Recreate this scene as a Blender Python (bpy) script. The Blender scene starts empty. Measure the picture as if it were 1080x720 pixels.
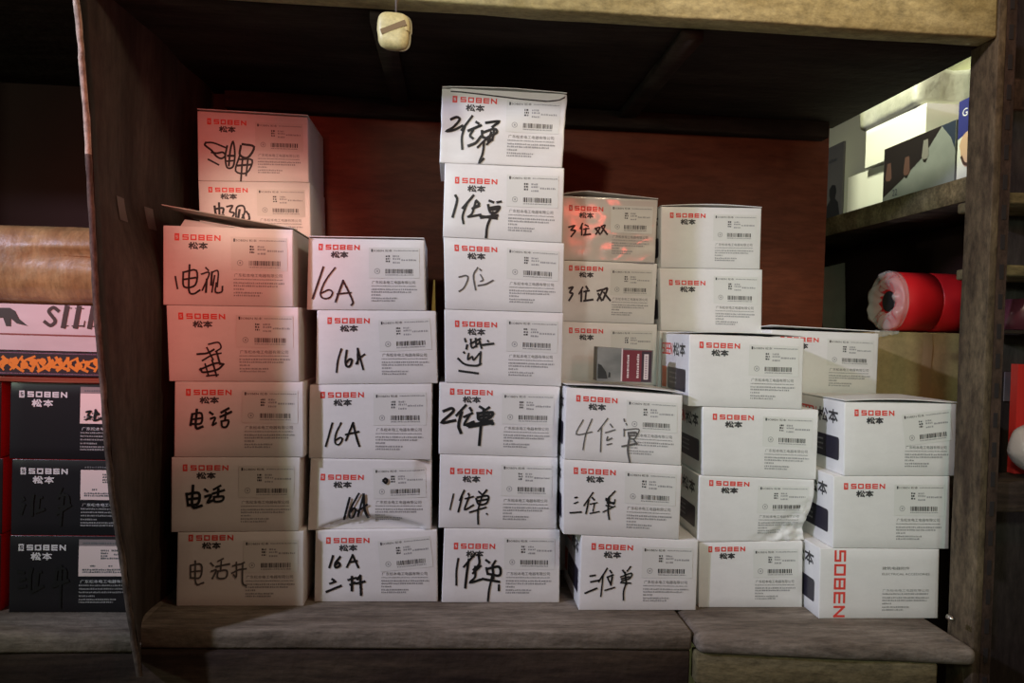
import bpy, bmesh, math, random
from mathutils import Vector, Matrix, noise
random.seed(7)
sc = bpy.context.scene
col = sc.collection
ZC = 1.25                                   # camera height above the floor; heights in the tables below are relative to it
R_ = math.radians

# ------------------------------------------------------------------ camera
YAW, PITCH, ROLL, FPX = R_(4.5421), R_(-1.0906), R_(1.6769), 797.59
fw = Vector((math.sin(YAW)*math.cos(PITCH), math.cos(YAW)*math.cos(PITCH), math.sin(PITCH)))
r0 = Vector((math.cos(YAW), -math.sin(YAW), 0)); u0 = r0.cross(fw)
rt = r0*math.cos(ROLL)+u0*math.sin(ROLL); up = u0*math.cos(ROLL)-r0*math.sin(ROLL)
cam = bpy.data.cameras.new('camera'); cam_o = bpy.data.objects.new('camera', cam); col.objects.link(cam_o)
cam_o.matrix_world = Matrix(((rt.x, up.x, -fw.x, 0), (rt.y, up.y, -fw.y, 0), (rt.z, up.z, -fw.z, ZC), (0, 0, 0, 1)))
cam.sensor_fit = 'HORIZONTAL'; cam.sensor_width = 36; cam.lens = 36*FPX/1080; cam.clip_start = .02
sc.camera = cam_o

def at(px, py, y):
    """point of the plane y seen at a photograph pixel"""
    d = rt*((px-540)/FPX)+up*((360-py)/FPX)+fw
    d *= y/d.y
    return Vector((d.x, d.y, d.z+ZC))

# ------------------------------------------------------------------ world, lights, exposure
w = bpy.data.worlds.new('world'); sc.world = w; w.use_nodes = True
w.node_tree.nodes['Background'].inputs[0].default_value = (.78, .70, .50, 1)
w.node_tree.nodes['Background'].inputs[1].default_value = .075
vs = sc.view_settings
vs.view_transform = 'Standard'; vs.look = 'None'; vs.gamma = 1; vs.use_curve_mapping = False
vs.exposure = 0

def light(name, kind, loc, target, power, color, **kw):
    l = bpy.data.lights.new(name, kind); l.energy = power; l.color = color
    for k, v in kw.items(): setattr(l, k, v)
    o = bpy.data.objects.new(name, l); col.objects.link(o)
    o.location = (loc[0], loc[1], loc[2]+ZC)
    d = Vector(target)-Vector(loc)
    o.rotation_euler = d.to_track_quat('-Z', 'Y').to_euler()
    return o
def rgb(name, kind, loc, target, r, g, b, **kw):
    m = max(r, g, b); return light(name, kind, loc, target, m, (r/m, g/m, b/m), **kw)
SOFT = dict(shadow_soft_size=.04)
# cool shop lamp along the aisle to the left, added fills without fixtures, greenish light on the right, a red sign across the aisle
rgb('aisle_lamp', 'SPOT', (-1.47, .20, .77), (-.05, 1.07, .17), 76, 76, 106, spot_size=R_(62), spot_blend=1, **SOFT)
rgb('low_aisle_fill', 'POINT', (-1.6, 0, .3), (0, 1, 0), 13.5, 17, 12.5, **SOFT)  # added greenish fill low on the left, no fixture
rgb('upper_fill', 'POINT', (.4, .55, .62), (0, 1, 0), 7.3, 6.0, 4.2, **SOFT)  # unseen fill added for the upper cartons
rgb('tall_stack_fill', 'SPOT', (-.3, 0, .45), (.07, 1.08, .29), 14.5, 15.5, 14, spot_size=.54, spot_blend=1, **SOFT)  # added fill aimed at the top of the tallest stack
rgb('right_stack_fill', 'SPOT', (.1, -.3, .25), (.64, 1.1, -.10), 15.5, 20.5, 17.5, spot_size=.6, spot_blend=1, **SOFT)  # added greenish fill for the right stacks
rgb('low_right_fill', 'SPOT', (.5, -.5, .3), (.42, 1.05, -.27), 8.5, 9.8, 9, spot_size=.56, spot_blend=1, **SOFT)  # added fill for the lower right cartons
rgb('middle_fill', 'SPOT', (.1, -.2, .1), (.17, 1.06, -.09), 3.6, 4.3, 4.4, spot_size=.34, spot_blend=1, **SOFT)  # small added fill for the middle cartons
rgb('back_stack_fill', 'SPOT', (.3, -.2, .4), (.50, 1.2, .18), 4.5, 7.5, 6.5, spot_size=.26, spot_blend=1, **SOFT)  # added fill for the right back stack
rgb('back_corner_fill', 'SPOT', (-.26, 0, .32), (-.305, 1.2, .155), 31, 24, 18.5, spot_size=.20, spot_blend=1, **SOFT)  # narrow added fill for the far left back cartons
rgb('rack_fill', 'SPOT', (.52, 1.2, .72), (.80, 1.36, .36), 21, 21.5, 15, spot_size=1.5, spot_blend=.6, **SOFT)  # unseen spot added above the shelf to brighten the rack
for sx, sz_ in ((-.28, .25), (-.22, .27)):
    rgb('red_sign', 'SPOT', (sx, .0, sz_), (-.42, 1.1, .12), 9.2, 1.6, 1.3, spot_size=.64, spot_blend=1, shadow_soft_size=.02)
rgb('red_bay_fill', 'SPOT', (-.3, 0, .1), (-.55, 1.05, -.05), 6, 1.1, .95, spot_size=.5, spot_blend=1, **SOFT)  # unseen red fill added to tint the left bay
for sx, sz_ in ((.385, .345), (.462, .35)):
    rgb('red_sign_strip', 'AREA', (sx, .0, sz_), (.22, 1.22, .15), .42, .028, .018, shape='RECTANGLE', size=.02, size_y=.10)


# ------------------------------------------------------------------ helpers
def tag(o, label=None, cat=None, group=None, kind=None):
    if label: o['label'] = label
    if cat: o['category'] = cat
    if group: o['group'] = group
    if kind: o['kind'] = kind
    return o

def empty(name, loc, label, cat, group=None):
    o = bpy.data.objects.new(name, None); col.objects.link(o); o.location = loc; o.empty_display_size = .02
    return tag(o, label, cat, group)

def build(name, verts, faces, mats, parent=None, fmat=None, smooth=False, label=None):
    """verts are world coordinates; the object sits at its parent's origin"""
    org = Vector((0, 0, 0)); q = parent
    while q: org += q.location; q = q.parent
    if parent is None and len(verts):
        xs = [v[0] for v in verts]; ys = [v[1] for v in verts]; zs = [v[2] for v in verts]
        org = Vector(((min(xs)+max(xs))/2, (min(ys)+max(ys))/2, min(zs)))
    me = bpy.data.meshes.new(name)
    me.from_pydata([tuple(Vector(v)-org) for v in verts], [], faces)
    for m in (mats if isinstance(mats, (list, tuple)) else [mats]): me.materials.append(m)
    if fmat: me.polygons.foreach_set('material_index', fmat)
    if smooth: me.polygons.foreach_set('use_smooth', [True]*len(me.polygons))
    me.update()
    o = bpy.data.objects.new(name, me); col.objects.link(o)
    if parent:
        o.parent = parent
    else: o.location = org
    if label: o['label'] = label
    return o

class MB:
    """collects shapes that form one mesh"""
    def __init__(s): s.v = []; s.f = []; s.m = []
    def add(s, vs, fs, m=0):
        n = len(s.v); s.v += [Vector(v) for v in vs]; s.f += [tuple(i+n for i in f) for f in fs]; s.m += [m]*len(fs)
    def hexa(s, P, m=0):
        """8 corners: bottom 4 (ccw from above), top 4"""
        s.add(P, [(3, 2, 1, 0), (4, 5, 6, 7), (0, 1, 5, 4), (1, 2, 6, 5), (2, 3, 7, 6), (3, 0, 4, 7)], m)
    def box(s, x0, x1, y0, y1, z0, z1, m=0):
        s.hexa([(x0, y0, z0), (x1, y0, z0), (x1, y1, z0), (x0, y1, z0), (x0, y0, z1), (x1, y0, z1), (x1, y1, z1), (x0, y1, z1)], m)
    def bevel_box(s, P, b=.003, m=0, seg=2, cuts=0, fn=None):
        bm = bmesh.new(); vv = [bm.verts.new(p) for p in P]
        for f in [(3, 2, 1, 0), (4, 5, 6, 7), (0, 1, 5, 4), (1, 2, 6, 5), (2, 3, 7, 6), (3, 0, 4, 7)]: bm.faces.new([vv[i] for i in f])
        if cuts: bmesh.ops.subdivide_edges(bm, edges=[e for e in bm.edges if e.calc_length() > .12], cuts=cuts, use_grid_fill=True)
        sharp = [e for e in bm.edges if len(e.link_faces) == 2 and e.calc_face_angle() > .6]
        bmesh.ops.bevel(bm, geom=sharp, offset=b, segments=seg, affect='EDGES', profile=.5)
        if fn:
            for v in bm.verts: v.co = fn(v.co)
        bm.verts.index_update()
        s.add([v.co.copy() for v in bm.verts], [tuple(v.index for v in f.verts) for f in bm.faces], m); bm.free()
    def grid(s, fn, nu, nv, m=0):
        n = len(s.v)
        for j in range(nv+1):
            for i in range(nu+1): s.v.append(Vector(fn(i/nu, j/nv)))
        for j in range(nv):
            for i in range(nu):
                a = n+j*(nu+1)+i; s.f.append((a, a+1, a+nu+2, a+nu+1)); s.m.append(m)
    def tube(s, pts, r, n=8, m=0, caps=True):
        pts = [Vector(p) for p in pts]; b = len(s.v); k = len(pts)
        for i, p in enumerate(pts):
            t = (pts[min(i+1, k-1)]-pts[max(i-1, 0)]).normalized()
            a = t.cross(Vector((0, 0, 1)) if abs(t.z) < .9 else Vector((1, 0, 0))).normalized(); c = t.cross(a)
            rr = r[i] if isinstance(r, (list, tuple)) else r
            for q in range(n): s.v.append(p+(a*math.cos(q*2*math.pi/n)+c*math.sin(q*2*math.pi/n))*rr)
        for i in range(k-1):
            for q in range(n):
                s.f.append((b+i*n+q, b+i*n+(q+1) % n, b+(i+1)*n+(q+1) % n, b+(i+1)*n+q)); s.m.append(m)
        if caps:
            s.f.append(tuple(b+q for q in range(n))[::-1]); s.m.append(m)
            s.f.append(tuple(b+(k-1)*n+q for q in range(n))); s.m.append(m)
    def out(s, name, mats, parent=None, smooth=False, label=None):
        return build(name, s.v, s.f, mats, parent, s.m, smooth, label)

def mat(name, color, rough=.5, spec=.5, c2=None, scale=(8, 8, 8), detail=4, bump=0, bscale=60, metal=0, alpha=None, trans=0, contrast=(.35, .7), coat=0, fine=None):
    m = bpy.data.materials.new(name); m.use_nodes = True
    nt = m.node_tree; N = nt.nodes; L = nt.links; b = N['Principled BSDF']
    b.inputs['Base Color'].default_value = (*color, 1); b.inputs['Roughness'].default_value = rough
    b.inputs['Specular IOR Level'].default_value = spec; b.inputs['Metallic'].default_value = metal
    if coat: b.inputs['Coat Weight'].default_value = coat; b.inputs['Coat Roughness'].default_value = .12
    if alpha is not None: b.inputs['Alpha'].default_value = alpha
    if trans: b.inputs['Transmission Weight'].default_value = trans
    if c2 or bump or fine:
        tc = N.new('ShaderNodeTexCoord'); mp = N.new('ShaderNodeMapping'); mp.inputs['Scale'].default_value = scale
        L.new(tc.outputs['Object'], mp.inputs[0])
    if c2:
        nz = N.new('ShaderNodeTexNoise'); nz.inputs['Scale'].default_value = 1; nz.inputs['Detail'].default_value = detail
        L.new(mp.outputs[0], nz.inputs[0])
        cr = N.new('ShaderNodeValToRGB'); cr.color_ramp.elements[0].position = contrast[0]; cr.color_ramp.elements[1].position = contrast[1]
        cr.color_ramp.elements[0].color = (*color, 1); cr.color_ramp.elements[1].color = (*c2, 1)
        L.new(nz.outputs[0], cr.inputs[0]); L.new(cr.outputs[0], b.inputs['Base Color'])
    if fine:
        n3 = N.new('ShaderNodeTexNoise'); n3.inputs['Scale'].default_value = 1; n3.inputs['Detail'].default_value = 8; n3.inputs['Roughness'].default_value = .75
        m3 = N.new('ShaderNodeMapping'); m3.inputs['Scale'].default_value = fine[0]; L.new(tc.outputs['Object'], m3.inputs[0]); L.new(m3.outputs[0], n3.inputs[0])
        mr = N.new('ShaderNodeMapRange'); mr.inputs[1].default_value = .32; mr.inputs[2].default_value = .68; mr.inputs[3].default_value = 1-fine[1]; mr.inputs[4].default_value = 1+fine[1]; L.new(n3.outputs[0], mr.inputs[0])
        mx = N.new('ShaderNodeMix'); mx.data_type = 'RGBA'; mx.blend_type = 'MULTIPLY'; mx.inputs[0].default_value = 1
        src = cr.outputs[0] if c2 else None
        if src: L.new(src, mx.inputs[6])
        else: mx.inputs[6].default_value = (*color, 1)
        L.new(mr.outputs[0], mx.inputs[7]); L.new(mx.outputs[2], b.inputs['Base Color'])
    if bump:
        n2 = N.new('ShaderNodeTexNoise'); n2.inputs['Scale'].default_value = bscale; n2.inputs['Detail'].default_value = 6
        L.new(tc.outputs['Object'], n2.inputs[0])
        bp = N.new('ShaderNodeBump'); bp.inputs['Strength'].default_value = bump; bp.inputs['Distance'].default_value = .004
        L.new(n2.outputs[0], bp.inputs['Height']); L.new(bp.outputs[0], b.inputs['Normal'])
    return m

M = {}
M['card'] = mat('white_coated_card', (.78, .77, .75), .36, .45, c2=(.72, .71, .68), scale=(9, 9, 14), bump=.05, bscale=25, fine=((40, 40, 60), .035))
M['film_card'] = mat('film_wrapped_card', (.66, .63, .58), .38, .5, c2=(.60, .57, .52), scale=(9, 9, 14), bump=.05, bscale=7, coat=1)
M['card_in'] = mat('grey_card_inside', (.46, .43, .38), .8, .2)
M['red_ink'] = mat('red_print', (.74, .06, .045), .45)
M['black_ink'] = mat('black_print', (.035, .035, .037), .5)
M['grey_ink'] = mat('grey_fine_print', (.33, .33, .33), .6)
M['mid_ink'] = mat('dark_grey_print', (.15, .15, .15), .6)
M['marker'] = mat('black_marker', (.008, .008, .009), .4)
M['pencil'] = mat('faint_marker', (.10, .095, .09), .6)
M['paper'] = mat('label_paper', (.70, .70, .66), .5, .35)
M['paper2'] = mat('kraft_tinted_label_paper', (.88, .68, .62), .55, .3)
M['navy'] = mat('dark_printed_block', (.022, .02, .035), .35)
M['orange_ink'] = mat('orange_print', (.55, .13, .05), .5)
M['black_card'] = mat('black_gloss_card', (.014, .013, .016), .3, .5)
M['red_card'] = mat('red_gloss_card', (.42, .018, .02), .35, .5)
M['white_ink'] = mat('white_print', (.72, .70, .68), .5)
M['grey_on_black'] = mat('pale_grey_print', (.33, .31, .30), .5)
M['plank'] = mat('dusty_grey_plank', (.115, .092, .07), .85, .2, c2=(.24, .205, .165), scale=(5, 30, 30), bump=.5, bscale=70, fine=((30, 160, 160), .45))
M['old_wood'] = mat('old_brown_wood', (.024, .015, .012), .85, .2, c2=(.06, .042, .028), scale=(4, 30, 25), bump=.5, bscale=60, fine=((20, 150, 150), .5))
M['shade_wood'] = mat('shade_darkened_wood', (.018, .012, .010), .9, .15, c2=(.035, .025, .02), scale=(4, 25, 25), bump=.4, bscale=50, fine=((20, 140, 140), .4))  # wood darkened, shade under the upper shelf put into the colour
M['shade_back'] = mat('shaded_back_sheet', (.022, .010, .008), .8, .15, c2=(.034, .015, .012), scale=(4, 4, 4))  # near-black colour stands for shade at the back of the bays
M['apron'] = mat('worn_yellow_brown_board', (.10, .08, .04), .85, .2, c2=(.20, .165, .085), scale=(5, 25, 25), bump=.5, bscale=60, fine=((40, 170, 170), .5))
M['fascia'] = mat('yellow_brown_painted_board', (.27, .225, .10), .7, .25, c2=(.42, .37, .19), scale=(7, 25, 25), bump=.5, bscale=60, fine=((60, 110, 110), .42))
M['panel'] = mat('dark_stained_sheet', (.030, .022, .017), .75, .2, c2=(.062, .050, .040), scale=(14, 14, 1.5), bump=.25, bscale=40, fine=((90, 90, 22), .4))
M['panel_edge'] = mat('lit_sheet_edge', (.17, .14, .11), .8, .25, c2=(.42, .36, .27), scale=(90, 90, 20), bump=.5, bscale=120, fine=((200, 200, 90), .6))  # pale tone carries the light on the upper lip
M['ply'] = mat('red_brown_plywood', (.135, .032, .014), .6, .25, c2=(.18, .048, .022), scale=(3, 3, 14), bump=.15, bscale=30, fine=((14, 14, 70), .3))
M['post'] = mat('worn_brown_steel', (.045, .030, .018), .75, .2, c2=(.12, .09, .052), scale=(40, 40, 9), bump=.35, bscale=80, fine=((120, 120, 45), .6))
M['post_face'] = mat('rusty_brown_steel', (.028, .017, .012), .75, .2, c2=(.055, .034, .024), scale=(28, 28, 9), bump=.3, bscale=80, fine=((140, 140, 60), .5))
M['slot'] = mat('slot_shadowed_steel', (.012, .008, .007), .9)
M['wall'] = mat('pale_olive_wall', (.52, .53, .30), .85, .2, c2=(.44, .45, .25), scale=(3, 3, 3))
M['floor'] = mat('concrete_floor', (.20, .19, .17), .9, .2, c2=(.14, .13, .12), scale=(4, 4, 4))
M['kraft'] = mat('brown_cardboard', (.36, .26, .115), .8, .2, c2=(.42, .30, .14), scale=(12, 12, 12), bump=.1, fine=((60, 60, 60), .2))
M['tan_wrap'] = mat('tan_wrapping', (.20, .11, .042), .42, .4, c2=(.35, .245, .10), scale=(25, 6, 10), bump=.6, bscale=35, coat=.3, fine=((160, 50, 50), .3))
M['film'] = mat('clear_plastic_film', (.85, .85, .78), .18, .6, alpha=.32, bump=.8, bscale=40)
M['white_film'] = mat('milky_plastic_bag', (.60, .54, .56), .35, .5, alpha=.8, bump=.8, bscale=35)
M['red_tape'] = mat('red_tape', (.72, .016, .02), .4, .4)
M['white_box'] = mat('white_box_card', (.86, .86, .80), .5)
M['wrap'] = mat('crumpled_pale_wrap', (.34, .34, .27), .35, .5, c2=(.50, .50, .42), scale=(20, 20, 20), bump=1, bscale=30)
M['switch'] = mat('yellowed_plastic', (.52, .44, .20), .42, .4, c2=(.68, .60, .33), scale=(30, 30, 30), bump=.2, bscale=50, fine=((160, 160, 160), .22))
M['switch_dark'] = mat('brown_recess', (.19, .12, .05), .6)
M['cord'] = mat('dark_cord', (.09, .07, .06), .7)
M['dark_item'] = mat('dark_plastic', (.012, .011, .012), .6)

# ------------------------------------------------------------------ letter shapes (unit square stroke paths)
LET = {'S': [[(1, 1), (0, 1), (0, .5), (1, .5), (1, 0), (0, 0)]], 'O': [[(0, 0), (1, 0), (1, 1), (0, 1), (0, 0)]],
       'B': [[(0, 0), (1, 0), (1, 1), (0, 1), (0, 0)], [(0, .5), (1, .5)]], 'E': [[(1, 1), (0, 1), (0, 0), (1, 0)], [(0, .5), (1, .5)]],
       'N': [[(0, 0), (0, 1)], [(0, 1), (1, 0)], [(1, 0), (1, 1)]]}
SONG = [[(.0, .72), (.42, .72)], [(.2, 1), (.2, 0)], [(.2, .66), (.0, .25)], [(.22, .62), (.40, .38)],
        [(.56, .98), (.48, .66)], [(.80, .98), (.98, .66)], [(.70, .62), (.52, .08), (.92, .08)], [(.84, .34), (.98, .0)]]
BEN = [[(.0, .80), (1, .80)], [(.5, 1), (.5, 0)], [(.46, .76), (.05, .22)], [(.54, .76), (.95, .22)], [(.28, .24), (.72, .24)]]

def ribbon(pts, w, cap=True):
    """flat stroke along 2D points -> (verts, quads)"""
    P = [Vector(p) for p in pts]
    if cap:
        Q = [P[0]]
        for a, b in zip(P, P[1:]):
            k = max(1, int((b-a).length/.006))
            Q += [a+(b-a)*(i/k) for i in range(1, k+1)]
        P = Q
    n = len(P); vs = []; fs = []
    if cap and n > 1:
        P[0] = P[0]-(P[1]-P[0]).normalized()*w*.45; P[-1] = P[-1]+(P[-1]-P[-2]).normalized()*w*.45
    for i in range(n):
        a = (P[i]-P[i-1]).normalized() if i else (P[1]-P[0]).normalized()
        b = (P[i+1]-P[i]).normalized() if i < n-1 else a
        t = a+b
        t = t.normalized() if t.length > .2 else b
        k = min(1.5, 1/max(.5, t.dot(a)))
        nn = Vector((-t.y, t.x))*w*.5*k
        ww = w
        vs += [P[i]+nn, P[i]-nn]
    for i in range(n-1): fs.append((2*i+1, 2*i+3, 2*i+2, 2*i))
    return vs, fs

def catmull(pts, n=4):
    if len(pts) < 3: return pts
    P = [Vector(p) for p in pts]; P = [P[0]*2-P[1]]+P+[P[-1]*2-P[-2]]; o = []
    for i in range(1, len(P)-2):
        for k in range(n):
            t = k/n; a, b, c, d = P[i-1:i+3]
            o.append(.5*((2*b)+(c-a)*t+(2*a-5*b+4*c-d)*t*t+(3*b-a-3*c+d)*t**3))
    return o+[P[-2]]

_tc = {}
def text2d(body):
    """filled glyphs of Blender's own font: verts normalised to height 1 (cap height), polygons, width"""
    if body in _tc: return _tc[body]
    c = bpy.data.curves.new('t', 'FONT'); c.body = body; c.resolution_u = 2
    o = bpy.data.objects.new('t', c); col.objects.link(o)
    dg = bpy.context.evaluated_depsgraph_get(); e = o.evaluated_get(dg); me = e.to_mesh()
    vs = [Vector((v.co.x, v.co.y)) for v in me.vertices]; fs = [tuple(p.vertices) for p in me.polygons]
    e.to_mesh_clear(); bpy.data.objects.remove(o); bpy.data.curves.remove(c)
    if vs:
        x0 = min(v.x for v in vs); y0 = min(v.y for v in vs); h = max(v.y for v in vs)-y0; ww = max(v.x for v in vs)-x0
        vs = [Vector(((v.x-x0)/ww, (v.y-y0)/h)) for v in vs]
    _tc[body] = (vs, fs); return _tc[body]

class Flat:
    """flat print laid out in metres on a face (origin lower left)"""
    def __init__(s): s.v = []; s.f = []; s.m = []
    def add(s, vs, fs, m, lift=0.):
        n = len(s.v); s.v += [(v[0], v[1], lift) for v in vs]; s.f += [tuple(i+n for i in f) for f in fs]; s.m += [m]*len(fs)
    def rect(s, x0, x1, y0, y1, m=0, lift=0, nx=1, ny=1):
        vs = [(x0+(x1-x0)*i/nx, y0+(y1-y0)*j/ny) for j in range(ny+1) for i in range(nx+1)]
        fs = [(j*(nx+1)+i, j*(nx+1)+i+1, (j+1)*(nx+1)+i+1, (j+1)*(nx+1)+i) for j in range(ny) for i in range(nx)]
        s.add(vs, fs, m, lift)
    def poly(s, pts, m=0, lift=0): s.add(pts, [tuple(range(len(pts)))], m, lift)
    def disc(s, x, y, r, m=0, lift=0, n=14): s.poly([(x+r*math.cos(i*2*math.pi/n), y+r*math.sin(i*2*math.pi/n)) for i in range(n)], m, lift)
    def stroke(s, pts, w, m=0, lift=0):
        v, f = ribbon(pts, w); s.add(v, f, m, lift)
    def glyphs(s, paths, x, y, w, h, t, m=0, lift=0, rot=False):
        for k, p in enumerate(paths):
            q = [(x+a*w, y+b*h) for a, b in p]
            s.stroke(q, t, m, lift+k*2e-5)
    def word(s, text, x0, x1, y0, y1, t, m=0, lift=0, gap=.28):
        n = len(text); w = (x1-x0)/(n+gap*(n-1))
        for i, ch in enumerate(text): s.glyphs(LET[ch], x0+i*w*(1+gap)+t/2, y0+t/2, w-t, y1-y0-t, t, m, lift)
    def text(s, body, x0, x1, y0, y1, m=0, lift=0):
        vs, fs = text2d(body); s.add([(x0+v.x*(x1-x0), y0+v.y*(y1-y0)) for v in vs], fs, m, lift)
    def dashes(s, x0, x1, y0, y1, rnd, m=0, lift=0):
        x = x0
        while x < x1:
            w = rnd.uniform(.5, 1.5)*(y1-y0)*.8
            s.rect(x, min(x+w, x1), y0, y1*1 if rnd.random() > .3 else y0+(y1-y0)*.8, m, lift); x += w+rnd.uniform(.15, .5)*(y1-y0)
    def rot(s, cx, cy, a):
        ca, sa = math.cos(a), math.sin(a)
        s.v = [(cx+(x-cx)*ca-(y-cy)*sa, cy+(x-cx)*sa+(y-cy)*ca, l) for x, y, l in s.v]; return s

# ------------------------------------------------------------------ data: front corners of every carton (y, then x,z of TL TR BR BL) and the handwriting traced on it
BOX={"A1":[1.2039,-0.3998,0.3176,-0.2329,0.3164,-0.2291,0.2161,-0.3962,0.2112],
"A2":[1.2039,-0.3962,0.2108,-0.2277,0.2157,-0.2231,0.1167,-0.3912,0.1167],
"A3":[1.2039,-0.388,0.1163,-0.226,0.1163,-0.226,0.0142,-0.388,0.0142],
"A4":[1.2039,-0.388,0.0138,-0.226,0.0138,-0.226,-0.0883,-0.388,-0.0883],
"A5":[1.2039,-0.388,-0.0887,-0.226,-0.0887,-0.226,-0.1908,-0.388,-0.1908],
"A6":[1.2039,-0.388,-0.1912,-0.226,-0.1912,-0.226,-0.2933,-0.388,-0.2933],
"A7":[1.2039,-0.388,-0.2937,-0.226,-0.2937,-0.226,-0.3958,-0.388,-0.3958],
"B1":[1.0621,-0.3945,0.124,-0.2218,0.125,-0.2187,0.0189,-0.3924,0.0164],
"B2":[1.0621,-0.3882,0.0161,-0.2116,0.0186,-0.2079,-0.0838,-0.3824,-0.0874],
"B3":[1.0621,-0.3749,-0.0877,-0.2028,-0.0841,-0.1997,-0.1883,-0.3738,-0.1908],
"B4":[1.0621,-0.3773,-0.1912,-0.2043,-0.1888,-0.2039,-0.2909,-0.3757,-0.2941],
"B5":[1.0621,-0.3671,-0.2943,-0.1971,-0.2912,-0.1952,-0.3958,-0.3669,-0.3958],
"C1":[1.0788,-0.2037,0.1158,-0.0432,0.1194,-0.0382,0.0198,-0.2037,0.0158],
"C2":[1.0788,-0.1896,0.0157,-0.0242,0.0197,-0.0184,-0.0831,-0.1889,-0.0885],
"C3":[1.0788,-0.1972,-0.0892,-0.0263,-0.0837,-0.0244,-0.1923,-0.196,-0.1925],
"C4":[1.0788,-0.1934,-0.1929,-0.0244,-0.1927,-0.0217,-0.2921,-0.195,-0.2944],
"C5":[1.0788,-0.1842,-0.2946,-0.0138,-0.2924,-0.0099,-0.3958,-0.1837,-0.3958],
"D1":[1.0759,-0.0236,0.3325,0.1538,0.333,0.1501,0.2295,-0.0244,0.2286],
"D2":[1.0759,-0.017,0.2283,0.1532,0.2291,0.1534,0.1225,-0.017,0.1245],
"D3":[1.0759,-0.0158,0.1241,0.1565,0.1221,0.1579,0.0225,-0.0111,0.0226],
"D4":[1.0759,-0.0121,0.0222,0.1585,0.0221,0.1587,-0.0832,-0.0082,-0.0812],
"D5":[1.0759,-0.0162,-0.0815,0.1567,-0.0836,0.1557,-0.1855,-0.0144,-0.1833],
"D6":[1.0759,-0.0125,-0.1837,0.1567,-0.1859,0.1578,-0.2897,-0.0116,-0.2886],
"D7":[1.0759,-0.0036,-0.2891,0.163,-0.2902,0.1652,-0.3958,-0.0046,-0.3958],
"E1":[1.22,0.1685,0.2154,0.3298,0.215,0.3269,0.1114,0.1717,0.111],
"E2":[1.22,0.1718,0.1106,0.3323,0.111,0.3299,0.0119,0.1747,0.012],
"E3":[1.22,0.1748,0.0116,0.3352,0.0115,0.337,-0.0887,0.1779,-0.0898],
"e4":[1.22,0.178,-0.0902,0.334,-0.0891,0.334,-0.1915,0.178,-0.1915],
"e5":[1.22,0.178,-0.1919,0.334,-0.1919,0.334,-0.2936,0.178,-0.2936],
"e6":[1.22,0.178,-0.294,0.334,-0.294,0.334,-0.3958,0.178,-0.3958],
"E4":[1.0463,0.1609,-0.082,0.3276,-0.0896,0.3289,-0.1891,0.161,-0.1828],
"E5":[1.0463,0.1598,-0.1831,0.3301,-0.1896,0.3295,-0.2945,0.163,-0.2884],
"E6":[1.0463,0.1891,-0.2898,0.3577,-0.2959,0.3575,-0.3958,0.1884,-0.3958],
"F1":[1.2076,0.3319,0.2024,0.4997,0.2067,0.5005,0.1066,0.3346,0.1036],
"F2":[1.2076,0.3327,0.1031,0.5047,0.1063,0.5069,0.0005,0.3382,0.0018],
"F3":[1.2076,0.336,0.0014,0.506,0.0001,0.506,-0.098,0.336,-0.098],
"F4":[1.2076,0.336,-0.0984,0.506,-0.0985,0.506,-0.1973,0.336,-0.1973],
"F5":[1.2076,0.336,-0.1977,0.506,-0.1977,0.506,-0.2966,0.336,-0.2965],
"F6":[1.2076,0.336,-0.2969,0.506,-0.2969,0.506,-0.3958,0.336,-0.3958],
"G1":[1.0575,0.3378,-0.003,0.508,-0.0039,0.5083,-0.1066,0.3396,-0.1057],
"G2":[1.0575,0.3606,-0.1062,0.5334,-0.1072,0.5336,-0.2089,0.364,-0.2049],
"G3":[1.0575,0.3594,-0.2052,0.529,-0.2092,0.5228,-0.2984,0.3604,-0.3014],
"G4":[1.0575,0.3628,-0.3018,0.5171,-0.2989,0.5196,-0.3958,0.365,-0.3958],
"I1":[1.17,0.5063,0.008,0.6863,0.0068,0.6859,-0.0925,0.51,-0.0914],
"I2":[1.17,0.512,-0.0918,0.684,-0.0929,0.684,-0.1931,0.512,-0.1931],
"I3":[1.17,0.512,-0.1935,0.684,-0.1935,0.684,-0.2945,0.512,-0.2945],
"I4":[1.17,0.512,-0.2949,0.684,-0.2949,0.684,-0.3958,0.512,-0.3958],
"H1":[1.015,0.5492,-0.0913,0.7141,-0.0902,0.7162,-0.1924,0.5521,-0.1945],
"H2":[1.015,0.5373,-0.1951,0.7086,-0.1929,0.7112,-0.2966,0.5399,-0.2964],
"H3":[1.015,0.5217,-0.2967,0.6971,-0.297,0.6991,-0.3958,0.5231,-0.3958]}
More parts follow.
